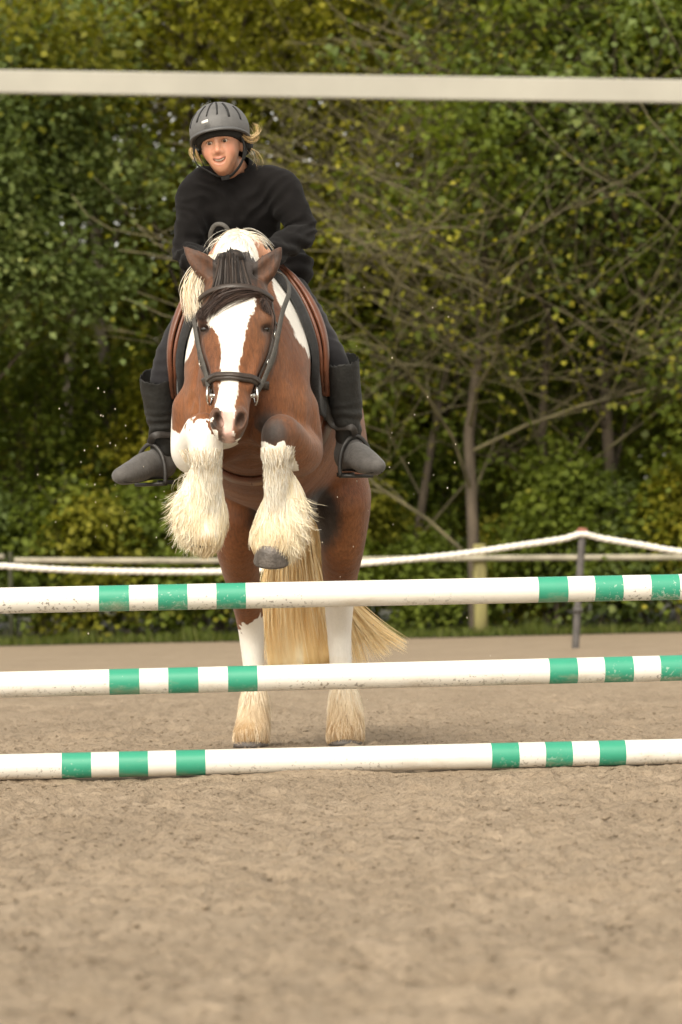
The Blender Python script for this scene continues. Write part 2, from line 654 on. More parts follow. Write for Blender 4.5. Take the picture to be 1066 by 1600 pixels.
def grow(base, height, r0, lean=(0, 0), levels=3, spread=.8, first=.3, nb=9, up=.35, rs=None, crook=.10):
    """Recursive branch skeleton: list of (points, radii) and of leaf-bearing tips."""
    rs = rs or random.Random(1)
    limbs, tips = [], []

    def branch(p, d, L, r, lv):
        n = 7 if lv == 0 else (5 if lv == 1 else 4)
        pts, rad = [np.array(p)], [r]
        d = nrm(d)
        for i in range(n):
            ck = crook if lv else min(crook, .07)
            d = nrm(d + np.array([rs.gauss(0, ck), rs.gauss(0, ck), rs.gauss(0, ck * .6) + (.05 if lv else .02)]))
            pts.append(pts[-1] + d * L / n)
            rad.append(r * (1 - .75 * (i + 1) / n))
        limbs.append((np.array(pts), np.array(rad), lv))
        if lv >= levels:
            tips.append(pts[-1])
            if rs.random() < .35:
                tips.append(pts[-3])
            return
        k = nb if lv == 0 else max(3, nb // 2)
        for j in range(k):
            t = (first if lv == 0 else .25) + (1 - (first if lv == 0 else .25)) * (j + rs.random() * .8) / k
            q = min(t, .99) * n
            i0 = int(q)
            pos = pts[i0] * (1 - (q - i0)) + pts[i0 + 1] * (q - i0)
            a = rs.random() * 2 * math.pi
            side = np.array([math.cos(a), math.sin(a), 0])
            dd = nrm(side * spread + d * .45 + np.array([0, 0, up * (1 if lv == 0 else .6)]))
            branch(pos, dd, L * (.50 if lv == 0 else .55) * (1.15 - .5 * t if lv == 0 else 1) * rs.uniform(.75, 1.15), max(.004, rad[i0] * (.48 if lv else .36)), lv + 1)

    branch(base, np.array([lean[0], lean[1], 1.0]), height, r0, 0)
    return limbs, tips


def limb_mesh(limbs, minr=.006):
    mb = MB()
    for pts, rad, lv in limbs:
        mb.add(*tube(pts, np.maximum(rad, minr), 8 if lv == 0 else (5 if lv == 1 else 3), cap=False))
    return mb


def leaves(centres, per, spread, size, seed, flat=.42):
    """Leaf-sized folded blades in clumps round the given centres."""
    r = np.random.default_rng(seed)
    C = np.repeat(np.asarray(centres), per, axis=0)
    N = len(C)
    tint = np.repeat(r.normal(size=len(centres)) * .27, per)
    off = r.normal(size=(N, 3)) * spread * np.array([1, 1, flat])
    p = C + off
    # blades splay outwards and droop; their faces look up and out
    o2 = nrm(off * np.array([1, 1, .4]))
    ax = nrm(r.normal(size=(N, 3)) * .40 + o2 * .8 + np.array([0, 0, -.55]))
    n = nrm(r.normal(size=(N, 3)) * .36 + o2 * .45 + np.array([0, 0, .8]))
    p = p - np.array([0, 0, 1.0]) * (np.linalg.norm(off[:, :2], axis=1) ** 2 / (spread * 2.4))[:, None]
    sd = nrm(np.cross(ax, n))
    n = np.cross(sd, ax)
    L = size * r.uniform(.6, 1.35, (N, 1))
    w = L * r.uniform(.32, .48, (N, 1))
    v = np.stack([p, p + ax * L * .45 + sd * w + n * w * .3, p + ax * L, p + ax * L * .45 - sd * w + n * w * .3], 1)
    f = np.arange(N * 4).reshape(N, 4)
    rnd = np.clip(.44 + tint + r.normal(size=N) * .09, 0, 1)
    return v.reshape(-1, 3), f, np.repeat(rnd, 4)


TREE_N = [0]


def tree(kind, base, h, r0, leafmat, label, group=None, per=26, lspread=.30, lsize=.13, lmul=2.35, bark=None, cat='tree', **kw):
    TREE_N[0] += 1
    rs = random.Random(100 + TREE_N[0] * 7)
    limbs, tips = grow(np.asarray(base, float), h, r0, rs=rs, **kw)
    t = empty(kind, base, label, cat, group)
    bk = bark or MAT_BARK
    if bark is MAT_TWIG:          # dark trunk, paler lichened branches
        tk = limb_mesh(limbs[:1]).obj('trunk', MAT_BARK, t)
        limb_mesh(limbs[1:]).obj('branches', MAT_TWIG, t)
    else:
        limb_mesh(limbs).obj('trunk' if cat == 'tree' else 'stem', bk, t)
    tips = [q for q in tips if q[2] > .15 and q[2] < 14]
    if per:
        v, f, rnd = leaves(tips, max(1, int(per * lmul)), lspread, lsize * .82, TREE_N[0])
        v[:, 2] = np.maximum(v[:, 2], .03)
        if kind == 'wood_tree':       # crowns of the tall trees thin out towards the top
            kz = v[::4, 2] + vnoise(v[::4] * .9) * 1.6
            kp = np.random.default_rng(TREE_N[0]).random(len(kz)) > np.clip((kz - 5.9) / 3.0, 0, .66)
            v = v.reshape(-1, 4, 3)[kp].reshape(-1, 3)
            rnd = rnd.reshape(-1, 4)[kp].ravel()
            f = np.arange(len(v)).reshape(-1, 4)
        mesh_obj('crown' if cat == 'tree' else 'foliage', v, f, LEAF[leafmat], t, smooth=False, attrs={'rnd': rnd})
    return t


def G_at(px, Y):
    p = P(px, 900, Y)
    return (p[0], Y, 0.0)


GB = 'trees of the wood behind the arena'
# the bare, many-branched tree
tree('bare_tree', G_at(742, 37.7), 8.6, .085, 'olive', 'nearly leafless tree with tangled grey branches behind the low wooden fence post', None, 3, .30, .10, 1, bark=MAT_TWIG, nb=19, levels=3, spread=1.0, first=.10, up=.2, lean=(-.005, .02), crook=.21)
tree('bare_tree', G_at(856, 38.8), 8.8, .07, 'olive', 'slender half-bare sapling beside the tangled leafless tree', None, 5, .32, .10, 1, bark=MAT_TWIG, nb=15, levels=3, spread=.8, first=.12, up=.35, lean=(.01, .02), crook=.2)
tree('bare_tree', G_at(640, 39.4), 8.4, .065, 'olive', 'thin crooked sapling with few leaves, its twigs crossing the leafless tree', None, 6, .32, .10, 1, bark=MAT_TWIG, nb=13, levels=3, spread=.6, first=.12, up=.45, lean=(.0, .02), crook=.2)
# the front row
tree('maple_tree', G_at(-45, 38.0), 5.6, .09, 'maple', 'blue-green maple with dense pale leaf clumps at the end of the wood', None, 34, .24, .115, nb=12, first=.3, spread=.62, up=.25)
tree('olive_tree', G_at(205, 41.0), 9.8, .11, 'olive', 'tall olive-green tree with pale trunk between maple and rider', None, 25, .34, .135, bark=MAT_PALEBARK, nb=12, first=.42, spread=.85, up=.3)
tree('yellow_tree', G_at(345, 42.2), 10.5, .12, 'yellow', 'yellowing tall tree whose crown rises behind the rider', None, 24, .34, .13, nb=13, first=.35, spread=.85, up=.3)
tree('yellow_tree', G_at(505, 45.5), 11.0, .12, 'yellow', 'yellow-green tree with thin crown just beyond the tangled bare tree', None, 17, .36, .13, nb=12, first=.3, spread=.9, up=.3)
tree('green_tree', G_at(985, 39.0), 7.4, .10, 'dark', 'dark green leafy tree beyond the leaning rope post', None, 30, .30, .13, nb=13, first=.10, spread=.95, up=.2)
tree('green_tree', G_at(1120, 38.4), 8.6, .11, 'maple', 'fresh green tree past the dark one, above the white rope', None, 26, .30, .13, nb=12, first=.15, spread=.95, up=.25)
tree('olive_tree', G_at(905, 46.0), 11.5, .12, 'yellow', 'tall yellow-olive tree rising over the dark green tree', None, 22, .36, .13, nb=13, first=.4, spread=.85, up=.3)
tree('olive_tree', G_at(90, 43.8), 11.0, .11, 'olive', 'tall thin-trunked olive tree standing over the maple', None, 23, .36, .135, bark=MAT_PALEBARK, nb=13, first=.42, spread=.85, up=.3)
tree('olive_tree', G_at(700, 47.0), 11.5, .11, 'olive', 'tall olive tree filling the sky behind the bare branches', None, 19, .38, .13, nb=13, first=.3, spread=.9, up=.3)
# deeper wood
for i, px in enumerate((-1150, -970, -800, -640, -480, 1500, 1670, 1850, 2030, 2200, -330, -190, -60, 60, 190, 310, 440, 560, 650, 770, 870, 960, 1090, 1220, 1360)):
    olive = i % 3 == 1
    tree('wood_tree', G_at(px, 47.5 + (i * 37 % 5) * 1.1), 11.6 + (i * 53 % 7) * .35, .13, 'olive' if olive else 'deep',
         'olive tree deep in the wood, seen through gaps in the front trees' if olive else 'dark tree deep in the wood, seen through gaps in the front trees',
         'olive trees deep in the wood' if olive else 'dark trees deep in the wood', 62, .55, .215, 1.5, nb=15, levels=2, first=.06, spread=.9, up=.22)

# thicket closing the view between the far trunks
for i, px in enumerate((-1000, -720, -450, 1400, 1700, 2000, -260, -120, 20, 120, 230, 340, 460, 560, 660, 760, 850, 960, 1080, 1200)):
    tree('thicket_bush', G_at(px, 49.5 + (i * 29 % 4) * .9), 4.6 + (i * 17 % 5) * .3, .05, 'deep', 'tall dim bush filling the gaps between far trunks in the wood', 'dim bushes deep in the wood', 60, .42, .24, 1.15, cat='bush', nb=11, levels=2, first=.03, spread=.9, up=.3)

# undergrowth along the edge of the wood
SHRUB = {'dark': ('dark green shrub at the foot of the wood', 'dark green shrubs'),
         'olive': ('olive shrub with yellowing leaves at the foot of the wood', 'olive shrubs'),
         'maple': ('light green shrub at the foot of the wood', 'light green shrubs'),
         'yellow': ('yellow-green bush at the foot of the wood', 'yellow-green bushes')}
SHRUB_OWN = {935: 'light green shrub beside the leaning rope post', 868: 'dark green shrub between the mossy post and the leaning rope post',
             690: 'low dark shrub hugging the mossy wooden post', 1062: 'yellow-green bush poking above the white rope',
             262: 'tall yellow-green bush rising beside the horse and the rider\'s boot', -20: 'light green shrub under the blue-green maple',
             55: 'dark green shrub next to the slim dark post under the maple', 800: 'small olive shrub under the slender half-bare sapling',
             625: 'broad dark green shrub beneath the thin crooked sapling', 1010: 'dark green shrub under the dark green tree'}
for px, Y, h, k in ((-120, 38.0, 1.9, 'olive'), (-20, 37.9, 1.7, 'maple'), (55, 38.2, 1.6, 'dark'), (130, 37.9, 1.5, 'olive'), (215, 38.1, 1.7, 'dark'),
                    (262, 39.4, 2.9, 'yellow'), (300, 38.0, 1.3, 'dark'), (385, 38.3, 1.6, 'olive'), (470, 38.1, 1.4, 'dark'), (560, 39.5, 1.8, 'olive'),
                    (625, 40.6, 2.2, 'dark'), (690, 38.6, 1.0, 'dark'), (800, 39.5, 1.2, 'olive'), (868, 38.0, 1.9, 'dark'), (935, 37.9, 1.5, 'maple'),
                    (1010, 38.0, 1.5, 'dark'), (1062, 37.7, 1.6, 'yellow'), (1130, 38.0, 1.7, 'dark'), (150, 40.6, 3.2, 'dark'), (440, 40.8, 3.4, 'dark'), (590, 41.2, 3.6, 'olive'), (900, 41.0, 3.4, 'dark'), (20, 40.2, 3.3, 'dark'), (300, 41.2, 3.6, 'dark')):
    own = SHRUB_OWN.get(px)
    tree('shrub', G_at(px, Y), h, .03, k, own or SHRUB[k][0], None if own else SHRUB[k][1], 44, .22, .115, 2.0, cat='shrub', nb=9, levels=2, first=.08, spread=.85, up=.35)

# grass along the edge
N = 9000
gx = rng.uniform(-9, 9, N)
gy = 36.65 + vnoise(np.stack([gx * .8, gx * 0, gx * 0], 1)) * .25 + gx * .02 + np.abs(rng.normal(size=N)) * .45
hgt = rng.uniform(.05, .15, N) * (1 + .9 * np.clip(vnoise(np.stack([gx * 2.2, gy, gx * 0], 1)), 0, 1))
b0 = np.stack([gx, gy, np.zeros(N)], 1)
dv = rng.normal(size=(N, 3)) * .35
dv[:, 2] = 1
sdv = nrm(np.stack([rng.normal(size=N), rng.normal(size=N), np.zeros(N)], 1)) * .011
tipp = b0 + dv * hgt[:, None]
gv = np.stack([b0 - sdv, b0 + sdv, tipp], 1).reshape(-1, 3)
tag(mesh_obj('grass', gv, np.arange(N * 3).reshape(N, 3), LEAF['grass'], smooth=False, attrs={'rnd': np.repeat(rng.random(N), 3)}),
    'strip of short bright grass along the edge of the arena', 'grass', kind='stuff')

# ------------------------------------------------------------------ rope fence round the arena
MAT_ROPE = simple('white_rope', (.66, .63, .56), .8, .15, 30, .3, 120)
MAT_POST = simple('dark_grey_post', (.075, .068, .064), .7, .4, 16, .4, 60)
MAT_CAP = simple('rusty_cap', (.22, .085, .055), .7, .3, 20)
MAT_OLDWOOD = simple('mossy_post_wood', (.24, .215, .085), .9, .4, 9, .6, 40, stretch=(1, 1, .2))
MAT_DIMWOOD = simple('dark_damp_wood', (.030, .031, .015), .95, .4, 9)
MAT_RAILGREY = simple('weathered_rail', (.30, .275, .21), .85, .3, 4, .4, 40)
MAT_PVC = simple('white_plastic_rail', (.315, .302, .258), .6, .12, 5)


def rope(name, pts, r, label, pitch=.075, n=14, step=.014):
    p = catmull(pts, 40)
    d = np.concatenate([[0], np.cumsum(np.linalg.norm(np.diff(p, axis=0), axis=1))])
    s_ = np.arange(0, d[-1], step)
    p = np.stack([np.interp(s_, d, p[:, i]) for i in range(3)], 1)
    t, s, nn = frames(p)
    a = np.linspace(0, 2 * math.pi, n, endpoint=False)
    rr = r * (1 - .20 * np.abs(np.sin(1.5 * (a[None] - 2 * math.pi * s_[:, None] / (pitch * 3)))) ** 2.0)
    v = p[:, None] + (s[:, None] * np.cos(a)[None, :, None] + nn[:, None] * np.sin(a)[None, :, None]) * rr[..., None]
    idx = np.arange(len(p) * n).reshape(len(p), n)
    q = np.stack([idx[:-1], np.roll(idx[:-1], -1, 1), np.roll(idx[1:], -1, 1), idx[1:]], -1).reshape(-1, 4)
    return tag(mesh_obj(name, v.reshape(-1, 3), q, MAT_ROPE), label, 'rope')


YF = 29.0
top_post = P(909, 838, YF)
rope('fence_rope', [P(-560, 836, YF), P(-330, 872, YF), P(-100, 879, YF), P(0, 884, YF), P(120, 891, YF), P(300, 893.5, YF), P(420, 890, YF), P(555, 881, YF), P(700, 868, YF), P(820, 851, YF), P(880, 842, YF), top_post + np.array([0, -.035, .02]), P(940, 841, YF), P(1000, 851, YF), P(1066, 862, YF), P(1200, 874, YF), P(1400, 862, YF), P(1560, 836, YF)], .031,
     'thick white twisted rope sagging between posts along the far side of the arena')


def rope_post(top, foot, label, group=None):
    o = empty('fence_post', (foot[0], foot[1], 0), label, 'fence post', group)
    foot = np.array([foot[0], foot[1], -.25])
    pts = catmull([foot, foot * .5 + top * .5, top], 6)
    v, f = sweep(pts, circle(.035, 12), (0, 1, 0))
    mesh_obj('shaft', v, f, MAT_POST, o)
    a = nrm(top - foot)
    v, f = sweep([top - a * .02, top + a * .035, top + a * .055], circle(.052, 14), (0, 1, 0), [1, 1, .75])
    mesh_obj('cap', v, f, MAT_CAP, o)
    m_ = foot + (top - foot) * .46
    v, f = sweep([m_ - a * .025, m_ + a * .025], circle(.046, 12), (0, 1, 0))
    mesh_obj('clamp', v, f, MAT_POST, o)
    return o


fb = P(896, 1022, YF)
ft = P(910, 834, YF)
rope_post(ft, fb, 'thin dark leaning post with rusty cap holding up the white rope')
for px in (-560, 1560):
    rope_post(P(px, 838, YF), P(px, 1024, YF), 'thin dark upright post holding the far white rope', 'upright posts of the rope fence')

# weathered rail fence at the edge of the wood
YW = 36.9
wp = empty('fence_post', G_at(749, YW), 'stout mossy yellow-brown wooden post carrying the weathered rail', 'fence post')
tw = P(749, 850, YW)
v, f = sweep([(tw[0], YW, -.2), (tw[0], YW, .5), (tw[0] + .005, YW, tw[2] - .02), (tw[0] + .005, YW, tw[2])], circle(.085, 14), (0, 1, 0), [1, .98, .95, .80])
mesh_obj('shaft', v, f, MAT_OLDWOOD, wp)
for px, lab in ((16, 'slim dark wooden post in the gap between two weathered rails'), (1420, 'mossy wooden post at the far end of the weathered rail'), (-420, 'mossy wooden post at the end of the short weathered rail')):
    o = empty('fence_post', G_at(px, YW), lab, 'fence post')
    t2 = P(px, 862, YW)
    v, f = sweep([(t2[0], YW, -.2), (t2[0], YW, .5), (t2[0], YW, t2[2])], circle(.030 if px == 16 else .05, 12), (0, 1, 0), [1, .97, .9])
    mesh_obj('shaft', v, f, MAT_DIMWOOD if px == 16 else MAT_OLDWOOD, o)
for pts, lab in (([P(23, 875.5, YW - .09), P(400, 876, YW - .09), P(749, 872, YW - .11), P(1066, 870.5, YW - .09), P(1420, 869, YW - .09)], 'long weathered grey rail running behind the white rope past the mossy post'),
                 ([P(-420, 880, YW - .09), P(-200, 874, YW - .09), P(7, 870, YW - .09)], 'short weathered grey rail ending at the slim dark post')):
    p = catmull(pts, 10)
    v, f = sweep(p, circle(.036, 10), (0, 0, 1))
    tag(mesh_obj('fence_rail', v, f, MAT_RAILGREY), lab, 'fence rail')

# white rail close to the camera
YR = 5.4
rl = np.array([P(-1000, 113, YR), P(0, 127.5, YR), P(533, 135.5, YR), P(1066, 143, YR), P(2100, 158, YR)])
v, f = sweep(catmull(rl, 20), strap_prof(.007, .0415), (0, 0, 1))
tag(mesh_obj('top_rail', v, f, MAT_PVC, smooth=False), 'blurred flat white top rail crossing close above the rider\'s head', 'rail')
for k_, lab in ((0, 'white rail post beside the arena where the top rail starts'), (4, 'white rail post beside the arena where the top rail ends')):
    q = rl[k_]
    o = empty('rail_post', (q[0], q[1], 0), lab, 'post')
    v, f = sweep([(q[0], q[1] + .055, -.2), (q[0], q[1] + .055, q[2] + .05), (q[0], q[1] + .055, q[2] + .08)], strap_prof(.08, .08), (0, 1, 0), [1, 1, .6])
    mesh_obj('shaft', v, f, MAT_PVC, o, smooth=False)


# ------------------------------------------------------------------ jump poles
def pole_paint(name, c, dirt_c, amount):
    m = Mat(name)
    n1 = m.noise(7, 5, .6)
    spots = m.noise(85, 3, .6)
    big = m.noise(2.3, 3)
    base = m.ramp(n1, [(.3, tuple(x * .93 for x in c)), (.7, c)])
    at = m.attr('low').outputs['Fac']
    mask = m.math('MULTIPLY', m.step(m.math('ADD', spots, m.math('MULTIPLY', at, .10)), .68 - amount * .1, .74 - amount * .1), m.step(big, .38, .62))
    base = m.mix(m.math('MULTIPLY', mask, .75), base, dirt_c)
    smear = m.math('MULTIPLY', m.step(m.math('ADD', m.noise(22, 5, .7, stretch=(.35, 1, 1)), m.math('MULTIPLY', at, .16)), .55, .85), .45)
    base = m.mix(smear, base, (.42, .34, .24))
    m.set(base, .42, spec=.4)
    m.bump(m.noise(140, 3), .08, .003)
    return m.m


MAT_WPOLE = pole_paint('white_pole_paint', (.72, .69, .63), (.10, .085, .07), .5)
MAT_GPOLE = pole_paint('green_pole_paint', (.036, .285, .180), (.36, .50, .41), .75)
PR = .0418


def pole(c0, c1, bands, label, sag=.0):
    """c0, c1: world points of the pole's axis at photo columns 0 and 1066; bands: painted green spans in columns."""
    c0, c1 = np.asarray(c0), np.asarray(c1)
    ax = nrm(c1 - c0)

    def at_px(px):
        lo, hi = -1.0, 2.0
        for _ in range(40):
            m = (lo + hi) / 2
            if proj(c0 + (c1 - c0) * m)[0] < px:
                lo = m
            else:
                hi = m
        return lo * np.linalg.norm(c1 - c0)

    cuts = []
    for a, b in bands:
        cuts += [at_px(a), at_px(b)]
    mid = (cuts[0] + cuts[-1]) / 2
    ends = (mid - 1.83, mid + 1.83)
    # the outer ends are banded as well
    st = [ends[0], ends[0] + .10] + cuts + [ends[1] - .10, ends[1]]
    ss, mi = [], []
    for i in range(len(st) - 1):
        n = max(1, int((st[i + 1] - st[i]) / .12))
        for j in range(n):
            ss.append(st[i] + (st[i + 1] - st[i]) * j / n)
            mi.append(1 if (i % 2 == 0) else 0)
    ss.append(st[-1])
    ss = np.array(ss)
    tt = (ss - ss[0]) / (ss[-1] - ss[0]) * 2 - 1
    p = c0 + ax * ss[:, None]
    p[:, 2] -= sag * (1 - tt ** 2)
    n = 32
    t, s, nn = frames(p)
    a = np.linspace(0, 2 * math.pi, n, endpoint=False)
    v = p[:, None] + (s[:, None] * np.cos(a)[None, :, None] + nn[:, None] * np.sin(a)[None, :, None]) * PR
    low = np.broadcast_to(-np.sin(a)[None], (len(p), n)).ravel()
    f, m = [], []
    for i in range(len(p) - 1):
        for k in range(n):
            f.append((i * n + k, i * n + (k + 1) % n, (i + 1) * n + (k + 1) % n, (i + 1) * n + k))
            m.append(mi[i])
    f += [tuple(range(n - 1, -1, -1)), tuple((len(p) - 1) * n + k for k in range(n))]
    m += [1, 1]
    o = mesh_obj('jump_pole', v.reshape(-1, 3), f, None, mats=[MAT_WPOLE, MAT_GPOLE], midx=m, attrs={'low': low})
    return tag(o, label, 'jump pole'), p[0], p[-1], ax


po_t = pole(P(0, 938.5, 9.93), P(1066, 917, 10.06), [(155, 202), (247, 293), (338, 384), (840, 886), (928, 972), (1015.5, 1060)], 'highest of the three white and green striped jump poles')
po_m = pole(P(0, 1070, 9.96), P(1066, 1043.5, 10.10), [(171, 218), (263, 310), (356, 402), (857, 901), (943, 988), (1030, 1074)], 'middle striped jump pole with dirt specks, above the one on the sand')
gl, gr = P(0, 1200, 10.06), P(1066, 1170.5, 10.20)
gl[2] = gr[2] = PR + .001
po_b = pole(gl, gr, [(97, 143), (186, 231.5), (275, 321), (767, 810), (851, 893), (934.5, 976)], 'striped jump pole lying on the sand in front of the horse')

# uprights that carry the poles, one past each end of the poles
MAT_STD = simple('white_painted_wood', (.74, .72, .67), .6, .1, 8, .3, 40)
for e in (1, 2):
    pt, pm = po_t[e], po_m[e]
    sg = -1 if e == 1 else 1
    axp = po_t[3]
    base = np.array([pt[0], pt[1], 0]) + axp * sg * .075
    o = empty('jump_standard', base, 'white wooden jump standard', 'jump standard')
    o['label'] = 'white wooden jump upright on the %s side of the poles' % ('maple' if e == 1 else 'leaning post')
    v, f = sweep([base, base + np.array([0, 0, 1.45])], strap_prof(.09, .09), axp)
    mesh_obj('upright', v, f, MAT_STD, o, smooth=False)
    for d in (-1, 1):
        q = base + np.cross(axp, (0, 0, 1)) * d * .19
        v, f = sweep([q * .98 + base * .02 - np.cross(axp, (0, 0, 1)) * d * .15 + np.array([0, 0, .05]), q + np.cross(axp, (0, 0, 1)) * d * .18 + np.array([0, 0, .05])], strap_prof(.07, .09), (0, 0, 1))
        mesh_obj('foot', v, f, MAT_STD, o, smooth=False)
    for q in (pt, pm):
        c = np.array([q[0], q[1], q[2] - PR - .004]) - axp * sg * .02
        aa = np.linspace(-1.2, 1.2, 9)
        cup = [c + axp * sg * .05 * 0 + np.cross(axp, (0, 0, 1)) * math.sin(t_) * .05 + np.array([0, 0, .05 - .05 * math.cos(t_)]) for t_ in aa]
        v, f = sweep(cup, strap_prof(.07, .004), -np.array([0, 0, 1.0]) + 0 * axp)
        mesh_obj('cup', v, f, MAT_POST, o)

# grains of sand thrown up at take-off
N = 120
gxp = np.concatenate([rng.normal(560, 90, N // 2), rng.normal(210, 70, N - N // 2)])
gyp = np.concatenate([rng.normal(800, 130, N // 2), rng.normal(740, 110, N - N // 2)])
gY = rng.uniform(10.6, 12.6, N)
gp = np.array([P(a, b, c) for a, b, c in zip(gxp, gyp, gY)])
gr_ = rng.uniform(.0012, .0030, N)
keep = gp[:, 2] > .1
gp, gr_ = gp[keep], gr_[keep]
N = len(gp)
MAT_GRAIN = simple('flying_sand', (.62, .55, .44), .8, .2, 40)
vv = oct_v[None] * gr_[:, None, None] * np.array([1, 1, 1.7]) + gp[:, None]
ff = (oct_f[None] + (np.arange(N) * 6)[:, None, None]).reshape(-1, 3)
tag(mesh_obj('flying_sand', vv.reshape(-1, 3), ff, MAT_GRAIN, smooth=False), 'grains of sand thrown into the air round the horse', 'sand', kind='stuff')

# ================================================================== the horse
def coat_material():
    m = Mat('coat')
    at = m.attr('pig')            # x: white (>0 inside), y: black points and groin shade, z: pink skin
    sep = m.node('ShaderNodeSeparateXYZ')
    m.link(at.outputs['Vector'], sep.inputs[0])
    rag = m.noise(55, 3, 0.6, stretch=(1, 1, 0.35))
    ragf = m.math('MULTIPLY_ADD', rag, 0.030, -0.015)
    white = m.step(m.math('ADD', sep.outputs[0], ragf), -0.004, 0.004)
    black = m.step(m.math('ADD', sep.outputs[1], ragf), -0.03, 0.03)
    n1 = m.noise(5, 4)
    n2 = m.noise(120, 3, 0.6, stretch=(1, 1, 0.3))
    bay = m.ramp(n1, [(0.25, (0.130, 0.045, 0.018)), (0.55, (0.210, 0.082, 0.032)), (0.8, (0.285, 0.122, 0.052))])
    bay = m.mix(0.55, bay, m.ramp(n2, [(0.3, (0.35, 0.35, 0.35)), (0.7, (1.2, 1.1, 1.0))]), 'MULTIPLY')
    blk = m.ramp(m.noise(12, 4), [(0.3, (0.018, 0.013, 0.011)), (0.7, (0.06, 0.048, 0.043))])
    col = m.mix(black, bay, blk)
    cream = m.attr('dirt').outputs['Fac']
    wht = m.ramp(m.math('ADD', cream, m.math('MULTIPLY_ADD', m.noise(22, 5), 0.5, -0.25)),
                 [(0.1, (0.86, 0.82, 0.75)), (0.55, (0.72, 0.60, 0.42)), (1.0, (0.42, 0.27, 0.13))])
    wht = m.mix(0.15, wht, m.ramp(n2, [(0.3, (0.6, 0.58, 0.55)), (0.7, (1, 1, 1))]), 'MULTIPLY')
    col = m.mix(white, col, wht)
    pink = m.step(m.math('ADD', sep.outputs[2], ragf), -0.01, 0.012)
    col = m.mix(pink, col, (0.62, 0.40, 0.34))
    m.set(col, 0.6, spec=0.28, sheen=0.10)
    m.b.inputs['Sheen Roughness'].default_value = 0.4
    m.bump(m.math('ADD', n2, m.math('MULTIPLY', m.noise(260, 2), 0.6)), 0.42, 0.006)
    return m.m


def hair_material(name, c0, c1, c2, rough=0.5):
    m = Mat(name)
    r = m.attr('rnd').outputs['Fac']
    col = m.ramp(r, [(0.0, c0), (0.5, c1), (1.0, c2)])
    m.set(col, rough, spec=0.3, sheen=0.1)
    return m.m


MAT_COAT = coat_material()
MAT_FEATHER = hair_material('feather_hair', (0.66, 0.48, 0.26), (0.88, 0.78, 0.57), (0.94, 0.90, 0.80))
MAT_MANE = hair_material('mane_hair', (0.66, 0.52, 0.33), (0.86, 0.81, 0.70), (0.90, 0.88, 0.83))
MAT_TAIL = hair_material('tail_hair', (0.74, 0.48, 0.19), (0.93, 0.70, 0.36), (0.97, 0.84, 0.57))
MAT_DARKHAIR = hair_material('dark_hair', (0.007, 0.005, 0.005), (0.020, 0.014, 0.011), (0.060, 0.040, 0.030))
MAT_DUSTY = hair_material('dusty_feather_hair', (0.42, 0.28, 0.15), (0.78, 0.64, 0.45), (0.92, 0.87, 0.76))
MAT_FORELOCK = hair_material('brown_black_hair', (0.016, 0.009, 0.007), (0.042, 0.024, 0.018), (0.10, 0.060, 0.043))
MAT_HOOF = simple('hoof_horn', (0.10, 0.085, 0.075), 0.5, 0.4, 30, 0.4, 90)
MAT_LEATHER = simple('brown_leather', (0.125, 0.042, 0.020), 0.38, 0.3, 14, 0.15, 160)
MAT_BRIDLE = simple('dark_bridle_leather', (0.035, 0.024, 0.018), 0.42, 0.3, 20, 0.15, 160)
MAT_REIN = simple('rubber_rein', (0.055, 0.05, 0.043), 0.6, 0.3, 40, 0.3, 200)
MAT_PAD = simple('black_quilt', (0.012, 0.012, 0.013), 0.85, 0.4, 30, 0.4, 70, sheen=0.2)
MAT_STEEL = simple('steel', (0.62, 0.6, 0.56), 0.25, 0.15, 30, metal=1.0)
MAT_WEB = simple('worn_webbing', (0.16, 0.15, 0.125), 0.8, 0.4, 40, 0.4, 200)
me_ = Mat('eye_wet')
me_.set((0.012, 0.007, 0.005), 0.06, spec=0.8)
MAT_EYE = me_.m

horse = empty('horse', (-0.22, 11.95, 0.0),
              'brown and white pinto horse taking off over the striped jump poles', 'horse')

S = Sdf((-0.78, 9.95, -0.02), (0.24, 12.32, 1.96), 0.0062)
LH = (1, 0, 0)


def bodyX(Y):
    return np.interp(Y, [10.3, 10.9, 11.3, 11.7, 12.1], [-0.312, -0.314, -0.272, -0.20, -0.17])


# trunk
S.tube([(bodyX(y), y, z, w, d) for y, z, w, d in [
    (10.46, 1.30, .125, .170), (10.56, 1.33, .178, .260), (10.74, 1.36, .215, .345), (10.95, 1.34, .240, .365),
    (11.20, 1.25, .285, .345), (11.45, 1.20, .288, .310), (11.66, 1.17, .275, .285), (11.84, 1.13, .225, .25),
    (11.98, 1.08, .14, .19)]], 0.03, LH)
for s in (-1, 1):
    # shoulder blade and point of shoulder, chest muscle
    S.tube([(-.312 + s * .09, 10.82, 1.52, .075), (-.312 + s * .115, 10.64, 1.38, .090), (-.312 + s * .120, 10.53, 1.24, .090), (-.312 + s * .122, 10.58, 1.11, .086)], 0.055, LH)
    S.ell((-.316 + s * .07, 10.45, 1.21), (.085, .085, .13), 0.045)
    # haunch and thigh
    S.tube([(-.19 + s * .15, 11.72, 1.24, .13, .19), (-.19 + s * .175, 11.66, 1.08, .115, .20), (-.19 + s * .18, 11.66, .93, .098, .16)], 0.08, LH)
# neck, arched over
S.tube([(-.325, 10.90, 1.46, .185, .26), (-.33, 10.76, 1.55, .132, .24), (-.335, 10.62, 1.645, .076, .195),
        (-.342, 10.51, 1.665, .076, .155), (-.348, 10.44, 1.63, .088, .115)], 0.05, LH)
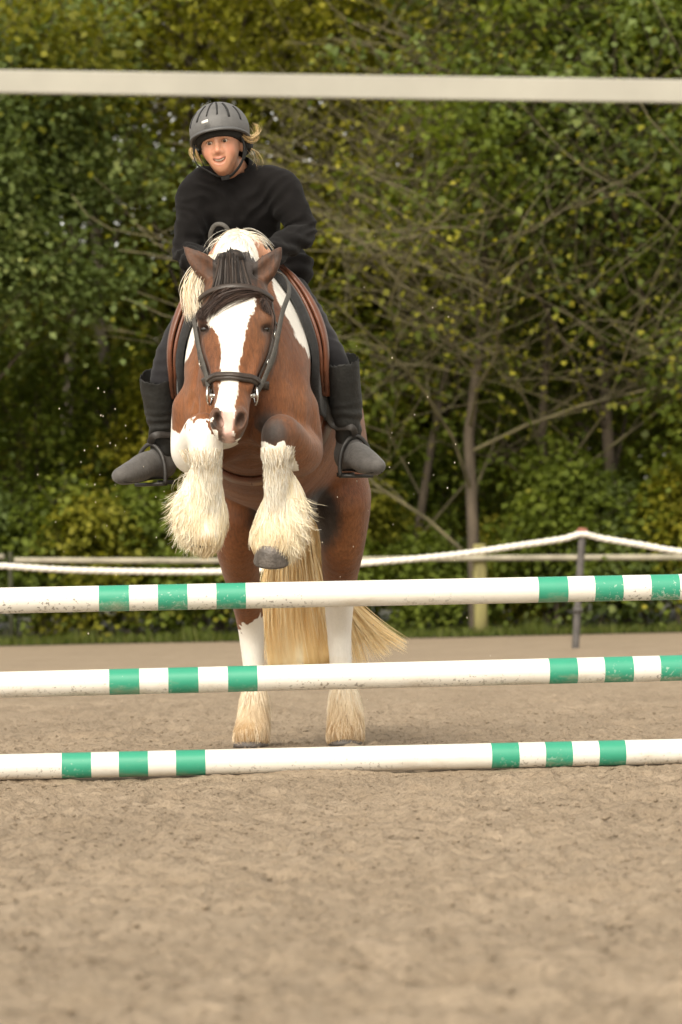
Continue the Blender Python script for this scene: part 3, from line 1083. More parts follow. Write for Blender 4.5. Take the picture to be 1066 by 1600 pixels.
# head
HEAD = [(369, 440, 10.440, .084, .085), (369, 468, 10.410, .112, .115), (369, 510, 10.380, .124, .132), (368, 548, 10.350, .108, .13),
        (366, 588, 10.300, .078, .098), (363, 624, 10.240, .060, .074), (360, 652, 10.190, .059, .062), (358, 668, 10.165, .052, .052)]
HS = np.array([[*P(a, b, c), w, d] for a, b, c, w, d in HEAD])
S.tube(HS, 0.03, LH, 8)
for s in (-1, 1):
    S.ell(P(367 + s * 30, 556, 10.410), (.045, .09, .095), 0.05)            # cheek
    S.ell(P(368 + s * 47, 499, 10.325), (.026, .038, .030), 0.03)          # brow over the eye
    S.tube([(*P(367 + s * 40, 535, 10.300), .012), (*P(366 + s * 32, 575, 10.250), .010), (*P(365 + s * 26, 605, 10.220), .006)], 0.03, LH)  # facial crest
    S.ell(P(358 + s * 17, 655, 10.135), (.028, .034, .040), 0.022)         # nostril wing
S.ell(P(357, 676, 10.140), (.040, .035, .022), 0.02)                        # upper lip
S.ell(P(358, 682, 10.165), (.030, .032, .018), 0.012)                      # lower lip
for s, ox in ((-1, 341.5), (1, 376)):
    S.ell(P(ox, 656, 10.095), (.0160, .045, .031), 0.007, op='sub',
          axes=[[1, 0, -.35 * s], [0, 1, 0], [.35 * s, 0, 1]])
    S.ell(P(368 + s * 50, 514, 10.292), (.020, .026, .013), 0.008, op='sub')   # eye opening
# ears
EARS = {-1: ((340, 446), (322, 420), (303, 402), (288, 386)), 1: ((398, 446), (414, 422), (428, 404), (439, 387))}
for s, e in EARS.items():
    (x0, y0), (x1, y1), (x2, y2), (x3, y3) = e
    S.tube([(*P(x0, y0, 10.41), .027, .028), (*P(x1, y1, 10.395), .040, .026), (*P(x2, y2, 10.39), .027, .017), (*P(x3, y3, 10.395), .005, .005)], 0.015, LH, 8)
    S.tube([(*P(x0 - s * 2, y0 - 14, 10.368), .014, .014), (*P(x1, y1 - 2, 10.364), .025, .018), (*P(x2, y2, 10.368), .015, .012), (*P((x2 + x3) / 2, (y2 + y3) / 2, 10.378), .007, .006)], 0.008, LH, 8, op='sub')

# forelegs, tucked up
FORE = {
    1: [(462, 640, 10.60, .080), (466, 700, 10.64, .086), (462, 704, 10.50, .078), (448, 684, 10.36, .064), (437, 676, 10.29, .060),
        (431, 700, 10.285, .050), (430, 728, 10.31, .037), (430, 775, 10.35, .035), (429, 815, 10.38, .044), (426, 850, 10.38, .042)],
    -1: [(306, 640, 10.60, .080), (304, 698, 10.64, .082), (305, 704, 10.49, .075), (313, 684, 10.34, .066), (318, 676, 10.28, .064),
         (322, 700, 10.275, .056), (325, 728, 10.30, .043), (328, 770, 10.34, .040), (328, 805, 10.38, .047), (324, 828, 10.40, .042)]}
for s, st in FORE.items():
    S.tube([(*P(a, b, c), r) for a, b, c, r in st], 0.035, LH, 6)
# volume under the long leg hair
FVOL = {1: [(437, 732, 10.36, .026, .035), (447, 766, 10.41, .050, .055), (441, 808, 10.42, .080, .078), (430, 840, 10.40, .082, .080)],
        -1: [(319, 734, 10.34, .036, .042), (312, 768, 10.39, .060, .060), (313, 806, 10.41, .088, .082), (321, 832, 10.40, .060, .070)],
        -2: [(397, 1095, 11.95, .045, .055), (396, 1128, 11.93, .058, .065), (393, 1152, 11.90, .066, .075)],
        2: [(538, 1090, 11.95, .050, .055), (540, 1125, 11.93, .064, .068), (540, 1152, 11.90, .068, .075)]}
for s, st in FVOL.items():
    S.tube([(*P(a, b, c), w, d) for a, b, c, w, d in st], 0.03, LH, 6)
# hind legs, pushing off
HIND = {
    -1: [(380, 800, 11.60, .105, .15), (372, 850, 11.66, .085, .12), (380, 905, 11.80, .066, .085), (388, 950, 11.94, .056, .075), (393, 990, 12.00, .050, .062),
         (396, 1035, 12.00, .042, .046), (398, 1075, 11.98, .040, .044), (398, 1108, 11.95, .048, .055), (396, 1132, 11.92, .046, .052), (393, 1150, 11.88, .052, .056)],
    1: [(536, 780, 11.60, .105, .16), (536, 840, 11.66, .088, .13), (532, 895, 11.80, .068, .09), (530, 945, 11.94, .056, .078), (530, 985, 12.00, .049, .064),
        (532, 1030, 12.00, .042, .047), (536, 1072, 11.98, .042, .046), (540, 1106, 11.95, .053, .058), (540, 1132, 11.92, .054, .056), (540, 1150, 11.89, .056, .056)]}
for s, st in HIND.items():
    S.tube([(*P(a, b, c), w, d) for a, b, c, w, d in st], 0.04, LH, 6)
# groin and sheath between the thighs
S.ell((-.19, 11.36, .90), (.10, .14, .055), 0.06)

# creases where the forearms fold into the chest, and the groove down the breast
for ln, rr_ in (([(281, 634), (292, 624), (308, 622), (324, 630), (338, 646)], .0065), ([(392, 620), (396, 660), (398, 700), (396, 738)], .007), ([(300, 600), (296, 570), (300, 540)], .004)):
    c_, _ = S.snap(np.array([P(a, b, 10.46) for a, b in ln]), .002)
    S.tube([(*q, rr_) for q in c_], .022, LH, 6, op='sub')
V, Q = S.mesh(2)
V = V + S.grad(V) * (vnoise(V * 9)[:, None] * 0.0028 + vnoise(V * 31 + 7)[:, None] * 0.0007)


# ---- pigment and painted groin shade, written on the skin in the horse's own coordinates
def blob(c, r):
    r = np.broadcast_to(np.asarray(r, float), (3,))
    q = np.linalg.norm((V - np.asarray(c)) / r, axis=1)
    return (1 - q) * r.min()


def head_coords(V):
    ax = catmull(HS[:, :3], 6)
    d = np.linalg.norm(V[:, None] - ax[None], axis=2)
    i = d.argmin(1)
    return i / (len(ax) - 1), V[:, 0] - ax[i, 0], V[:, 1] - ax[i, 1], d.min(1)


hm = (V[:, 1] < 10.56) & (V[:, 2] > 1.05) & (np.abs(V[:, 0] + .345) < .16)
hs, hu, hv, hd = (np.zeros(len(V)) for _ in range(4))
hs[hm], hu[hm], hv[hm], hd[hm] = head_coords(V[hm])
on_head = hm & (hd < np.interp(hs, [0, .4, .6, .85, 1], [.16, .155, .125, .085, .075])) & (V[:, 1] < 10.46)
front = hv < -0.02
noi = vnoise(V * 24) * 0.006 + vnoise(V * 60) * 0.004
# blaze: (s along head, left edge, right edge)
bl = np.array([[.14, .0, .0], [.18, -.02, .06], [.24, -.115, .072], [.33, -.090, .050], [.46, -.050, .036], [.58, -.038, .026], [.72, -.040, .020], [.80, -.050, .016], [.90, -.055, .020], [1, -.06, .02]])
le, ri = np.interp(hs, bl[:, 0], bl[:, 1]), np.interp(hs, bl[:, 0], bl[:, 2])
white = np.where(on_head & front & (hs > .14), np.minimum(hu - le, ri - hu) + noi * .6, -1)
leg_f = (V[:, 1] < 10.47) & (V[:, 2] < 1.22) & ~(on_head & (hs < .99) & (V[:, 1] < 10.23))
Lx = V[:, 0] < -.345
zk_l, zk_r = P(318, 656, 10.28)[2], P(436, 690, 10.29)[2]
white = np.maximum(white, np.where(leg_f & Lx, zk_l - V[:, 2] + vnoise(V * 16) * .022 + noi * 3 - np.maximum(0, P(300, 1, 10.3)[0] - V[:, 0]) * .6, -1))
white = np.maximum(white, np.where(leg_f & ~Lx, zk_r - V[:, 2] + noi * 3 - np.maximum(0, V[:, 0] - P(444, 690, 10.3)[0]) * 1.8, -1))
white = np.maximum(white, np.where((V[:, 2] < .95) & (V[:, 1] < 10.50), .05, -1))
# white edge down the outside of the near forearm and shoulder
xl = np.interp(V[:, 2], [.9, 1.0, 1.08, 1.13, 1.16, 1.34, 1.40, 1.48, 1.6], [P(q, 1, 10.55)[0] for q in (296, 292, 284, 276, 255, 255, 282, 298, 312)])
white = np.maximum(white, np.where((V[:, 1] < 11.0), xl - V[:, 0] + noi, -1))
# shoulder and neck patches
white = np.maximum(white, blob((-.10, 10.82, 1.62), (.14, .34, .26)) + noi)
white = np.maximum(white, blob((-.33, 10.66, 1.84), (.18, .24, .17)) + noi)
white = np.maximum(white, np.where((np.abs(V[:, 0] + .34) < .10) & (V[:, 2] > 1.70) & (V[:, 1] > 10.36), .03, -1))
white = np.maximum(white, np.where((V[:, 1] > 11.6) & (V[:, 0] < -.19), P(390, 975, 11.95)[2] - V[:, 2] + noi * 4 + (V[:, 0] - P(392, 975, 11.95)[0]) * .5, -1))
white = np.maximum(white, np.where((V[:, 1] > 11.6) & (V[:, 0] > -.19), P(530, 925, 11.95)[2] - V[:, 2] + noi * 4, -1))
mid_ = np.abs(V[:, 0] + .353) < .058
earm = (V[:, 2] > P(369, 438, 10.40)[2]) & (V[:, 1] < 10.43) & ~(mid_ & (V[:, 2] > P(369, 394, 10.38)[2]))
white = np.where(earm, -1, white)
black = np.full(len(V), -1.0)
black = np.maximum(black, blob(P(428, 678, 10.29), (.06, .12, .062)))
black = np.maximum(black, np.where(V[:, 1] < 10.385, blob(P(424, 668, 10.33), (.085, .09, .055)), -1))
black = np.where((V[:, 1] > 10.39) & (V[:, 1] < 10.8) & (V[:, 2] < 1.5), -1, black)
black = np.maximum(black, blob((-.17, 11.45, .86), (.17, .26, .17)))  # dark groin skin, with the shade between the thighs painted in
black = np.maximum(black, np.where(on_head & (hs < .22) & front & (np.abs(hu) < .075), .008 + (.17 - hs) * .2, -1))
black = np.maximum(black, np.where(earm, .008 + vnoise(V * 40) * .010, -1))
black = np.maximum(black, np.where(earm & mid_, .03, -1))
black = np.maximum(black, np.where(on_head & (hs < .8), -.010 + vnoise(V * 8) * .010 + .012 * np.clip((.45 - hs) / .3, -1, 1), -1))
for ox, oy in ((341.5, 656), (376, 656)):
    black = np.maximum(black, blob(P(ox, oy, 10.11), (.024, .06, .040)))
for s in (-1, 1):
    black = np.maximum(black, blob(P(368 + s * 50, 515, 10.31), (.036, .05, .027)) - .004)
black = np.maximum(black, np.where(on_head & (hs > .97), .004 + vnoise(V * 34) * .03, -1))
white = np.where((black > .004) & on_head & ((hs > .8) | (np.abs(hu) > .07)), -1, white)
pink = np.where(on_head & (hs > .86), np.minimum(np.minimum(hu + .022, .018 - hu), (hs - .94) * .30) + noi, -1)
dirt = np.zeros(len(V))
dirt += np.clip((.40 - V[:, 2]) / .5, 0, 1) * (V[:, 1] > 11.5)
dirt += .25 * ((V[:, 1] < 10.50) & (V[:, 2] < 1.0)) * np.clip((1.0 - V[:, 2]) / .25, 0, 1)
dirt += .5 * np.clip((.17 - V[:, 2]) / .15, 0, 1) * (V[:, 1] > 11.5)
body = mesh_obj('body', V, Q, MAT_COAT, horse, attrs={'pig': np.stack([white, black, pink], 1), 'dirt': dirt})

# eyes
for s in (-1, 1):
    u = np.linspace(0, math.pi, 9)
    w = np.linspace(0, 2 * math.pi, 14, endpoint=False)
    c = P(368 + s * 47.5, 514.5, 10.329)
    sv = np.array([[math.sin(a) * math.cos(b), math.sin(a) * math.sin(b), math.cos(a)] for a in u for b in w]) * .0175 + c
    sf = [(i * 14 + j, i * 14 + (j + 1) % 14, (i + 1) * 14 + (j + 1) % 14, (i + 1) * 14 + j) for i in range(8) for j in range(14)]
    mesh_obj('eye', sv, sf, MAT_EYE, horse)

# hooves
for st, px, s in ((HIND[-1], 392, -1), (HIND[1], 540, 1)):
    c = P(px, 1150, 11.90)
    mb = MB()
    rows = []
    for z, r, dy in ((.0, .068, -.012), (.012, .067, -.011), (.05, .058, .0), (.075, .052, .012)):
        a = np.linspace(0, 2 * math.pi, 20, endpoint=False)
        rows.append(np.stack([c[0] + np.cos(a) * r, c[1] + dy + np.sin(a) * r * (1.12), np.full(20, z)], 1))
    v = np.concatenate(rows)
    f = [(i * 20 + j, i * 20 + (j + 1) % 20, (i + 1) * 20 + (j + 1) % 20, (i + 1) * 20 + j) for i in range(3) for j in range(20)]
    f += [tuple(range(19, -1, -1)), tuple(60 + j for j in range(20))]
    mb.add(v, f).obj('hoof', MAT_HOOF, horse)
for cx, cy, cY, tx in ((424, 868, 10.38, -.05), (320, 834, 10.41, .1)):
    c = P(cx, cy, cY)
    dn = nrm(np.array([tx, .30, -1.0]))
    sd = np.array([1.0, 0, 0]) - dn[0] * dn
    sd = nrm(sd)
    fw = np.cross(dn, sd)
    rows = []
    for t, r in ((-.045, .045), (-.02, .052), (.022, .060), (.030, .058)):
        a = np.linspace(0, 2 * math.pi, 20, endpoint=False)
        rows.append(c + dn * t + sd * (np.cos(a) * r)[:, None] + fw * (np.sin(a) * r * 1.08)[:, None])
    v = np.concatenate(rows)
    f = [(i * 20 + j, i * 20 + (j + 1) % 20, (i + 1) * 20 + (j + 1) % 20, (i + 1) * 20 + j) for i in range(3) for j in range(20)]
    f += [tuple(range(19, -1, -1)), tuple(60 + j for j in range(20))]
    mesh_obj('hoof', v, f, MAT_HOOF, horse)


# ---- hair
def hair_obj(name, P3, rad, mat, parent, sides=2, tint=None):
    v, q = strands(P3, rad, sides)
    N, M, _ = P3.shape
    r = rng.random(N) if tint is None else tint
    return mesh_obj(name, v, q, mat, parent, attrs={'rnd': np.repeat(np.clip(r, 0, 1), M * sides)})


def coat_hair(roots, flow, length, lift=.35, curl=.2, M=7, clump=10, wave=(25, .012), droop=0.0):
    """Hair rooted on the horse's skin: flows along `flow`, lifts off along the normal, then hangs in locks."""
    N = len(roots)
    p, n = S.snap(roots, -0.004)
    fl = np.broadcast_to(flow, p.shape)
    d = nrm(fl - (fl * n).sum(1)[:, None] * n + n * lift * (0.5 + rng.random((N, 1))) + rng.normal(size=(N, 3)) * .12)
    L = length * (0.6 + 0.6 * rng.random(N))
    cid = rng.integers(0, max(1, N // clump), N)
    ph = rng.random(cid.max() + 1) * 6.28
    cd = rng.normal(size=(cid.max() + 1, 3)) * curl
    out = [p]
    q = p.copy()
    for i in range(1, M):
        t = i / (M - 1)
        dd = nrm(d + cd[cid] * t + np.array([0, 0, -droop]) * t + nrm(np.cross(d, n)) * (np.sin(ph[cid] + t * wave[0]) * wave[1] * 20)[:, None])
        q = q + dd * (L / (M - 1))[:, None]
        out.append(q.copy())
    return np.stack(out, 1)


def roots_where(mask, N):
    idx = np.nonzero(mask)[0]
    return V[rng.choice(idx, N)]


pxy = np.array([0, 0])
qc = (V - CAMP) @ M3
PX = 533 - qc[:, 0] / qc[:, 2] * F_PX
PY = 800 + qc[:, 1] / qc[:, 2] * F_PX


def combed(roots, flow, length, M=9, lift=.010, wave=.004, flow_noise=.15, droop=0.0):
    """Hair that lies along the skin: every step is put back on the surface, rising a little towards its tip."""
    N = len(roots)
    q, n = S.snap(roots, 0.0, 4)
    fl = np.broadcast_to(np.asarray(flow, float), q.shape) + rng.normal(size=(N, 3)) * flow_noise
    L = length * (0.6 + 0.6 * rng.random(N))
    lf = lift * (0.2 + rng.random(N))
    ph = vnoise(q * 14) * 7
    out = []
    for i in range(M):
        t = i / (M - 1)
        if i:
            f2 = fl + np.stack([np.sin(ph + t * 5), np.zeros(N), np.zeros(N)], 1) * wave * 60 + np.array([0, 0, -1.0]) * droop * t
            n = S.grad(q)
            d = nrm(f2 - (f2 * n).sum(1)[:, None] * n * (1 - .5 * t))
            q = q + d * (L / (M - 1))[:, None]
        dist = S.sample(q)
        n = S.grad(q)
        want = lf * t ** 1.3 - .001
        push = np.where(dist < want, want - dist, 0)
        q = q + n * push[:, None]
        out.append(q.copy())
    return np.stack(out, 1)


fore = (V[:, 1] < 10.56) & (V[:, 2] < 1.08)
for s in (-1, 1):
    side = (V[:, 0] < -.345) if s < 0 else ((V[:, 0] > -.30) & (V[:, 0] < P(476, 1, 10.3)[0]) & ~((V[:, 2] > .93) & (V[:, 0] > P(449, 1, 10.3)[0])))
    zt = 1.01 if s < 0 else .985
    m_ = fore & side & (V[:, 2] < zt) & (V[:, 2] > .66)
    zf = P(326, 788, 10.35)[2]
    bare = (V[:, 2] > zf) & (V[:, 1] < (10.335 if s < 0 else 10.345)) & ((V[:, 0] > P(306, 1, 10.3)[0]) if s < 0 else (V[:, 0] < P(446, 1, 10.3)[0]))
    rt = roots_where(m_ & ~bare, 6000)
    h_ = np.clip((zt - rt[:, 2]) / .3, 0, 1)
    out_ = (rt[:, 0] - (P(326, 1, 10.3)[0] if s < 0 else P(431, 1, 10.3)[0])) * 1.5
    flow = np.stack([out_ * (1 - 1.6 * h_), np.full(len(rt), .08), -np.ones(len(rt))], 1)
    P3 = combed(rt, flow, .115 - .078 * h_, 7, .0065, .005)
    hair_obj('feather', P3, np.full(len(rt), .0010), MAT_FEATHER, horse, tint=np.clip(.85 - .68 * h_ + vnoise(rt * 34) * .38 + rng.normal(size=len(rt)) * .16, 0, 1))
    # the wavy fringe of hair behind the tendon
    m2 = m_ & ((PX < 304) if s < 0 else (PX > 450)) & (V[:, 2] < zt - .05) & (V[:, 2] > .73)
    rt = roots_where(m2, 520)
    h_ = np.clip((zt - rt[:, 2]) / .3, 0, 1)
    flow = np.stack([np.full(len(rt), -.45 if s < 0 else .30), .1 * np.ones(len(rt)), -.9 * np.ones(len(rt))], 1)
    P3 = coat_hair(rt, flow, .095 - .035 * h_, .25, .34, 11, 26, (7, .026), -.35)
    hair_obj('feather', P3, np.full(len(rt), .0010), MAT_FEATHER, horse, tint=np.clip(.6 + rng.normal(size=len(rt)) * .22, 0, 1))
    # shorter hair at the knee
    m3 = fore & side & (V[:, 2] > zt - .02) & (V[:, 2] < (zk_l - .005 if s < 0 else zk_r - .008)) & (V[:, 1] < 10.38) & ~on_head
    rt = roots_where(m3, 1500)
    P3 = combed(rt, np.array([0, 0, -1.0]), .035, 5, .007, .002)
    hair_obj('feather', P3, np.full(len(rt), .0014), MAT_MANE, horse)
    # close-lying hair down the front of the cannon
    rt = roots_where(m_ & bare, 1500)
    P3 = combed(rt, np.array([0, 0, -1.0]), .045, 6, .004, .002)
    hair_obj('feather', P3, np.full(len(rt), .0011), MAT_MANE, horse, tint=np.clip(.55 + vnoise(rt * 40) * .35 + rng.normal(size=len(rt)) * .15, 0, 1))
    # hind feather down over the hoof
    m4 = (V[:, 1] > 11.6) & (V[:, 2] < .30) & (V[:, 2] > .04) & ((V[:, 0] < -.19) if s < 0 else (V[:, 0] > -.19))
    rt = roots_where(m4, 1900)
    P3 = combed(rt, np.array([0, -.05, -1.0]), .070, 5, .006, .002)
    P3[..., 2] = np.maximum(P3[..., 2], .006 + .02 * rng.random((len(rt), 1)))
    hair_obj('feather', P3, np.full(len(rt), .0012), MAT_DUSTY, horse, tint=np.clip(.1 + rt[:, 2] * 2.4 + vnoise(rt * 30) * .25 + rng.normal(size=len(rt)) * .1, 0, 1))

# mane over the crest of the neck, falling to its right side
N = 3200
t_ = rng.random(N)
cx = np.interp(t_, [0, .5, 1], [-.345, -.338, -.322])
cy = np.interp(t_, [0, .5, 1], [10.46, 10.60, 10.80])
cz = np.interp(t_, [0, .5, 1], [1.80, 1.84, 1.80])
rt, _ = S.snap(np.stack([cx + .01 + rng.normal(size=N) * .028, cy, cz], 1), 0)
sd_ = np.where(rng.random(N) < .72, -1.0, .8)
flow = np.stack([sd_, -.35 - .5 * rng.random(N), -.2 * rng.random(N)], 1)
P3 = combed(rt, flow, np.where(sd_ < 0, .11, .05), 7, .010, .006, .25, 3.0)
hair_obj('mane', P3, np.full(N, .0016), MAT_MANE, horse, tint=np.clip(.75 + vnoise(rt * 40) * .3 - np.maximum(0, -.36 - P3[:, -1, 0]) * 3 + rng.normal(size=N) * .12, 0, 1))
# long curling lock of mane hanging beside the cheek
N = 900
a = np.array([P(340, 405, 10.50), P(322, 420, 10.46), P(309, 440, 10.43), P(303, 465, 10.40), P(308, 492, 10.38)])
cl = catmull(a, 4)
tt = np.linspace(0, 1, len(cl))
off = rng.normal(size=(N, 1, 3)) * np.array([.013, .016, .010])
P3 = cl[None] + off * np.interp(tt, [0, .4, 1], [.7, 1.15, 1.3])[None, :, None]
lk = rng.integers(0, 14, N)
P3[..., 0] += np.sin(tt[None] * 9 + lk[:, None] * 1.7) * .006 * tt[None]
hair_obj('mane', P3, np.full(N, .0015), MAT_MANE, horse, tint=np.clip(.25 + np.sin(lk * 2.1) * .2 + rng.normal(size=N) * .12, 0, 1))
# a few loose blown hairs above the crest
N = 130
b0 = np.stack([np.full(N, -.325) + rng.normal(size=N) * .04, np.full(N, 10.60) + rng.normal(size=N) * .04, np.full(N, 1.82)], 1)
b0, _ = S.snap(b0, 0)
ang = np.where(rng.random(N) < .65, rng.uniform(.3, 1.4, N), rng.uniform(-1.2, -.2, N))
M = 9
tt = np.linspace(0, 1, M)
P3 = b0[:, None] + np.stack([np.sin(ang[:, None] + tt * 1.3 * np.sign(ang)[:, None]) * tt, -.25 * tt + 0 * ang[:, None], np.cos(ang[:, None] + tt * 1.9 * np.sign(ang)[:, None]) * tt * .6], -1) * rng.uniform(.04, .11, (N, 1, 1))
hair_obj('mane', P3, np.full(N, .0009), MAT_MANE, horse)

# forelock: dark hair gathered between the ears, blown across the forehead under the browband
N = 1700
u_ = rng.uniform(-1, 1, N)
M = 7
arc = []
for i in range(M):
    t = i / (M - 1)
    y = np.interp(t, [0, .3, .65, 1], [10.37, 10.335, 10.31, 10.29])
    z = np.interp(t, [0, .3, .65, 1], [P(368, 396, 10.4)[2], P(368, 398, 10.4)[2], P(368, 418, 10.35)[2], P(368, 450, 10.3)[2]])
    w = np.interp(t, [0, .35, .8, 1], [.55, .8, 1.1, 1.25])
    arc.append(np.stack([-.353 + u_ * .046 * w, y + u_ ** 2 * .03, z - u_ ** 2 * .03 + (rng.normal(size=N) * .008 - .008) * (1 - t) ** 2], 1))
P3 = np.stack(arc, 1)
dd = S.sample(P3)
gg = S.grad(P3)
P3 = P3 + gg * np.where(dd < .006, .006 - dd, 0)[..., None] + rng.normal(size=(N, 1, 3)) * .0025
hair_obj('forelock', P3, np.full(N, .0022), MAT_DARKHAIR, horse, tint=np.clip(.5 + .3 * np.sin(u_ * 23) + rng.normal(size=N) * .15, 0, 1))
# the gathered knot at the top of the forelock
kn = np.array([[math.sin(a) * math.cos(b), math.sin(a) * math.sin(b), math.cos(a)] for a in np.linspace(0, math.pi, 15) for b in np.linspace(0, 2 * math.pi, 26, endpoint=False)])
kc, _ = S.snap(P(366, 405, 10.37)[None], .004)
kv_ = kn * np.array([.034, .026, .026]) * (1 + .06 * vnoise(kn * np.array([9, 3, 3]))[:, None]) + kc[0]
mesh_obj('forelock_knot', kv_, [(i * 26 + j, i * 26 + (j + 1) % 26, (i + 1) * 26 + (j + 1) % 26, (i + 1) * 26 + j) for i in range(14) for j in range(26)], MAT_DARKHAIR, horse, attrs={'rnd': np.clip(.4 + .5 * vnoise(kn * np.array([22, 2, 2])), 0, 1)})
N = 1900
u_ = rng.random(N)
k_ = rng.normal(size=N)
x0_ = np.interp(u_, [0, 1], [P(322, 1, 10.25)[0], P(432, 1, 10.25)[0]])
arc = []
M = 9
for i in range(M):
    t = i / (M - 1)
    x = x0_ - t * (.075 + .17 * u_ ** 1.2) * np.where(u_ > .88, .12, 1) - .016 * k_ * t
    z = P(368, 449, 10.27)[2] - (u_ - .5) ** 2 * .05 - .030 * t - .050 * t * t * (1.3 - u_ * .75) + .010 * k_ * t + .006 * np.sin(3 * t + u_ * 9)
    arc.append(np.stack([x, np.full(N, 10.27), z], 1))
P3 = np.stack(arc, 1)
sp, nn_ = S.snap(P3, .004)
P3 = sp + nn_ * (np.abs(rng.normal(size=(N, 1, 1))) * .006)
hair_obj('forelock', P3, np.full(N, .0014), MAT_FORELOCK, horse, tint=np.clip(.45 + .25 * np.sin(u_ * 31) + rng.normal(size=N) * .15, 0, 1))

# tail streaming down between the hind legs and out to the side
N = 1500
u_ = rng.uniform(-1, 1, N)
v_ = rng.uniform(-1, .2, N)
M = 12
ctr = catmull([(*P(470, 690, 12.0), .030), (*P(466, 770, 12.12), .060), (*P(462, 850, 12.18), .100), (*P(463, 930, 12.20), .140), (*P(468, 1000, 12.20), .160), (*P(478, 1055, 12.18), .165)], 4)
ctr = ctr[np.linspace(0, len(ctr) - 1, M).astype(int)]
lk = rng.integers(0, 60, N)
lo_ = rng.normal(size=(60, 2)) * .02
ln_ = np.clip(.74 + .24 * rng.random(60), 0, 1)[lk]
P3 = np.zeros((N, M, 3))
for i in range(M):
    t = i / (M - 1)
    j = np.clip(ln_ * t * (M - 1), 0, M - 1.001)
    j0 = j.astype(int)
    c = ctr[j0] * (1 - (j - j0))[:, None] + ctr[j0 + 1] * (j - j0)[:, None]
    P3[:, i, 0] = c[:, 0] + u_ * c[:, 3] * .95 + lo_[lk, 0] * t + .010 * np.sin(5 * t + lk)
    P3[:, i, 1] = c[:, 1] + v_ * c[:, 3] * .40 + lo_[lk, 1] * t
    P3[:, i, 2] = c[:, 2]
TC = Sdf((-.62, 11.80, .18), (.20, 12.44, 1.25), .008, .05)
TC.tube([(*q[:3], q[3] * .86, q[3] * .36) for q in ctr[:-1]], .02, (1, 0, 0), 3)
tv, tq = TC.mesh(1)
tv = tv + TC.grad(tv) * (vnoise(tv * np.array([34, 20, 3])) * .010 + vnoise(tv * np.array([80, 40, 4])) * .004)[:, None]
mesh_obj('tail', tv, tq, MAT_TAIL, horse, attrs={'rnd': np.clip(.55 + .5 * vnoise(tv * np.array([60, 30, 3])) + .25 * vnoise(tv * np.array([14, 9, 1.5])), 0, 1)})
tail_t = np.clip(.62 + .3 * np.sin(lk * 2.3) + rng.normal(size=N) * .12, 0, 1)
tail = hair_obj('tail', P3, np.full(N, .0026), MAT_TAIL, horse, tint=tail_t)
N = 700
lk = rng.integers(0, 9, N)
ends = [(575, 985), (600, 1005), (632, 1008), (618, 1000), (590, 1025), (570, 1035), (560, 1010), (604, 1022), (560, 1050)]
st_ = P(478, 850, 12.20)
P3 = np.zeros((N, M, 3))
j_ = rng.normal(size=(N, 3)) * .022
for i in range(M):
    t = i / (M - 1)
    e = np.array([P(*ends[k], 12.22) for k in range(9)])[lk]
    mid = np.array([P(548, 950 + 5 * (k % 4), 12.22) for k in range(9)])[lk]
    c = st_ * (1 - t) ** 2 + 2 * mid * t * (1 - t) + e * t * t
    P3[:, i] = c + j_ * (.3 + .9 * t) * (1 - .45 * t)
hair_obj('tail', P3, np.full(N, .0022), MAT_TAIL, horse, tint=np.clip(.75 + rng.normal(size=N) * .2, 0, 1))

# ================================================================== tack
def on_skin(pts, n, off):
    """Smooth line through pts, laid on the horse's skin."""
    p = catmull(pts, n)
    q, g = S.snap(p, off)
    return q, g


def smooth_line(p, k=2):
    for _ in range(k):
        p = p.copy()
        p[1:-1] = p[1:-1] * .5 + (p[:-2] + p[2:]) * .25
    return p


def strap(name, pts, w, t, mat, parent, off=.004, n=8, free=False):
    if free:
        q = catmull(pts, n)
        g = S.grad(q)
    else:
        q, g = on_skin(pts, n, off)
        q = smooth_line(q, 3)
        g = nrm(smooth_line(g, 3))
    v, f = sweep(q, strap_prof(w, t), g)
    return mesh_obj(name, v, f, mat, parent)


def ring(c, r, rt, ax1, ax2, n=20, k=8):
    a = np.linspace(0, 2 * math.pi, n, endpoint=False)
    c, ax1, ax2 = np.asarray(c), nrm(ax1), nrm(ax2)
    ax3 = np.cross(ax1, ax2)
    v, f = [], []
    for i in range(n):
        e = ax1 * math.cos(a[i]) + ax2 * math.sin(a[i])
        for j in range(k):
            b = 2 * math.pi * j / k
            v.append(c + e * (r + rt * math.cos(b)) + ax3 * rt * math.sin(b))
            f.append((i * k + j, ((i + 1) % n) * k + j, ((i + 1) % n) * k + (j + 1) % k, i * k + (j + 1) % k))
    return v, f


bridle = empty('bridle', P(367, 600, 10.3), 'dark leather bridle with padded noseband on the horse\'s white-blazed face', 'bridle')
strap('browband', [P(x, y, Y) for x, y, Y in ((318, 470, 10.36), (330, 456, 10.31), (348, 447, 10.28), (368, 444, 10.27), (392, 446, 10.28), (412, 455, 10.31), (424, 468, 10.36))], .020, .009, MAT_BRIDLE, bridle, .014, 6)
strap('noseband', [P(x, y, Y) for x, y, Y in ((322, 596, 10.38), (327, 594, 10.30), (338, 592, 10.24), (352, 591, 10.21), (368, 591, 10.20), (384, 592, 10.21), (396, 595, 10.24), (406, 599, 10.30), (410, 602, 10.38))], .030, .013, MAT_BRIDLE, bridle, .008, 5)
strap('noseband_trim', [P(x, y, Y) for x, y, Y in ((327, 594, 10.30), (338, 592, 10.24), (352, 591, 10.21), (368, 591, 10.20), (384, 592, 10.21), (396, 595, 10.24), (406, 599, 10.30))], .010, .010, MAT_BRIDLE, bridle, .014, 5)
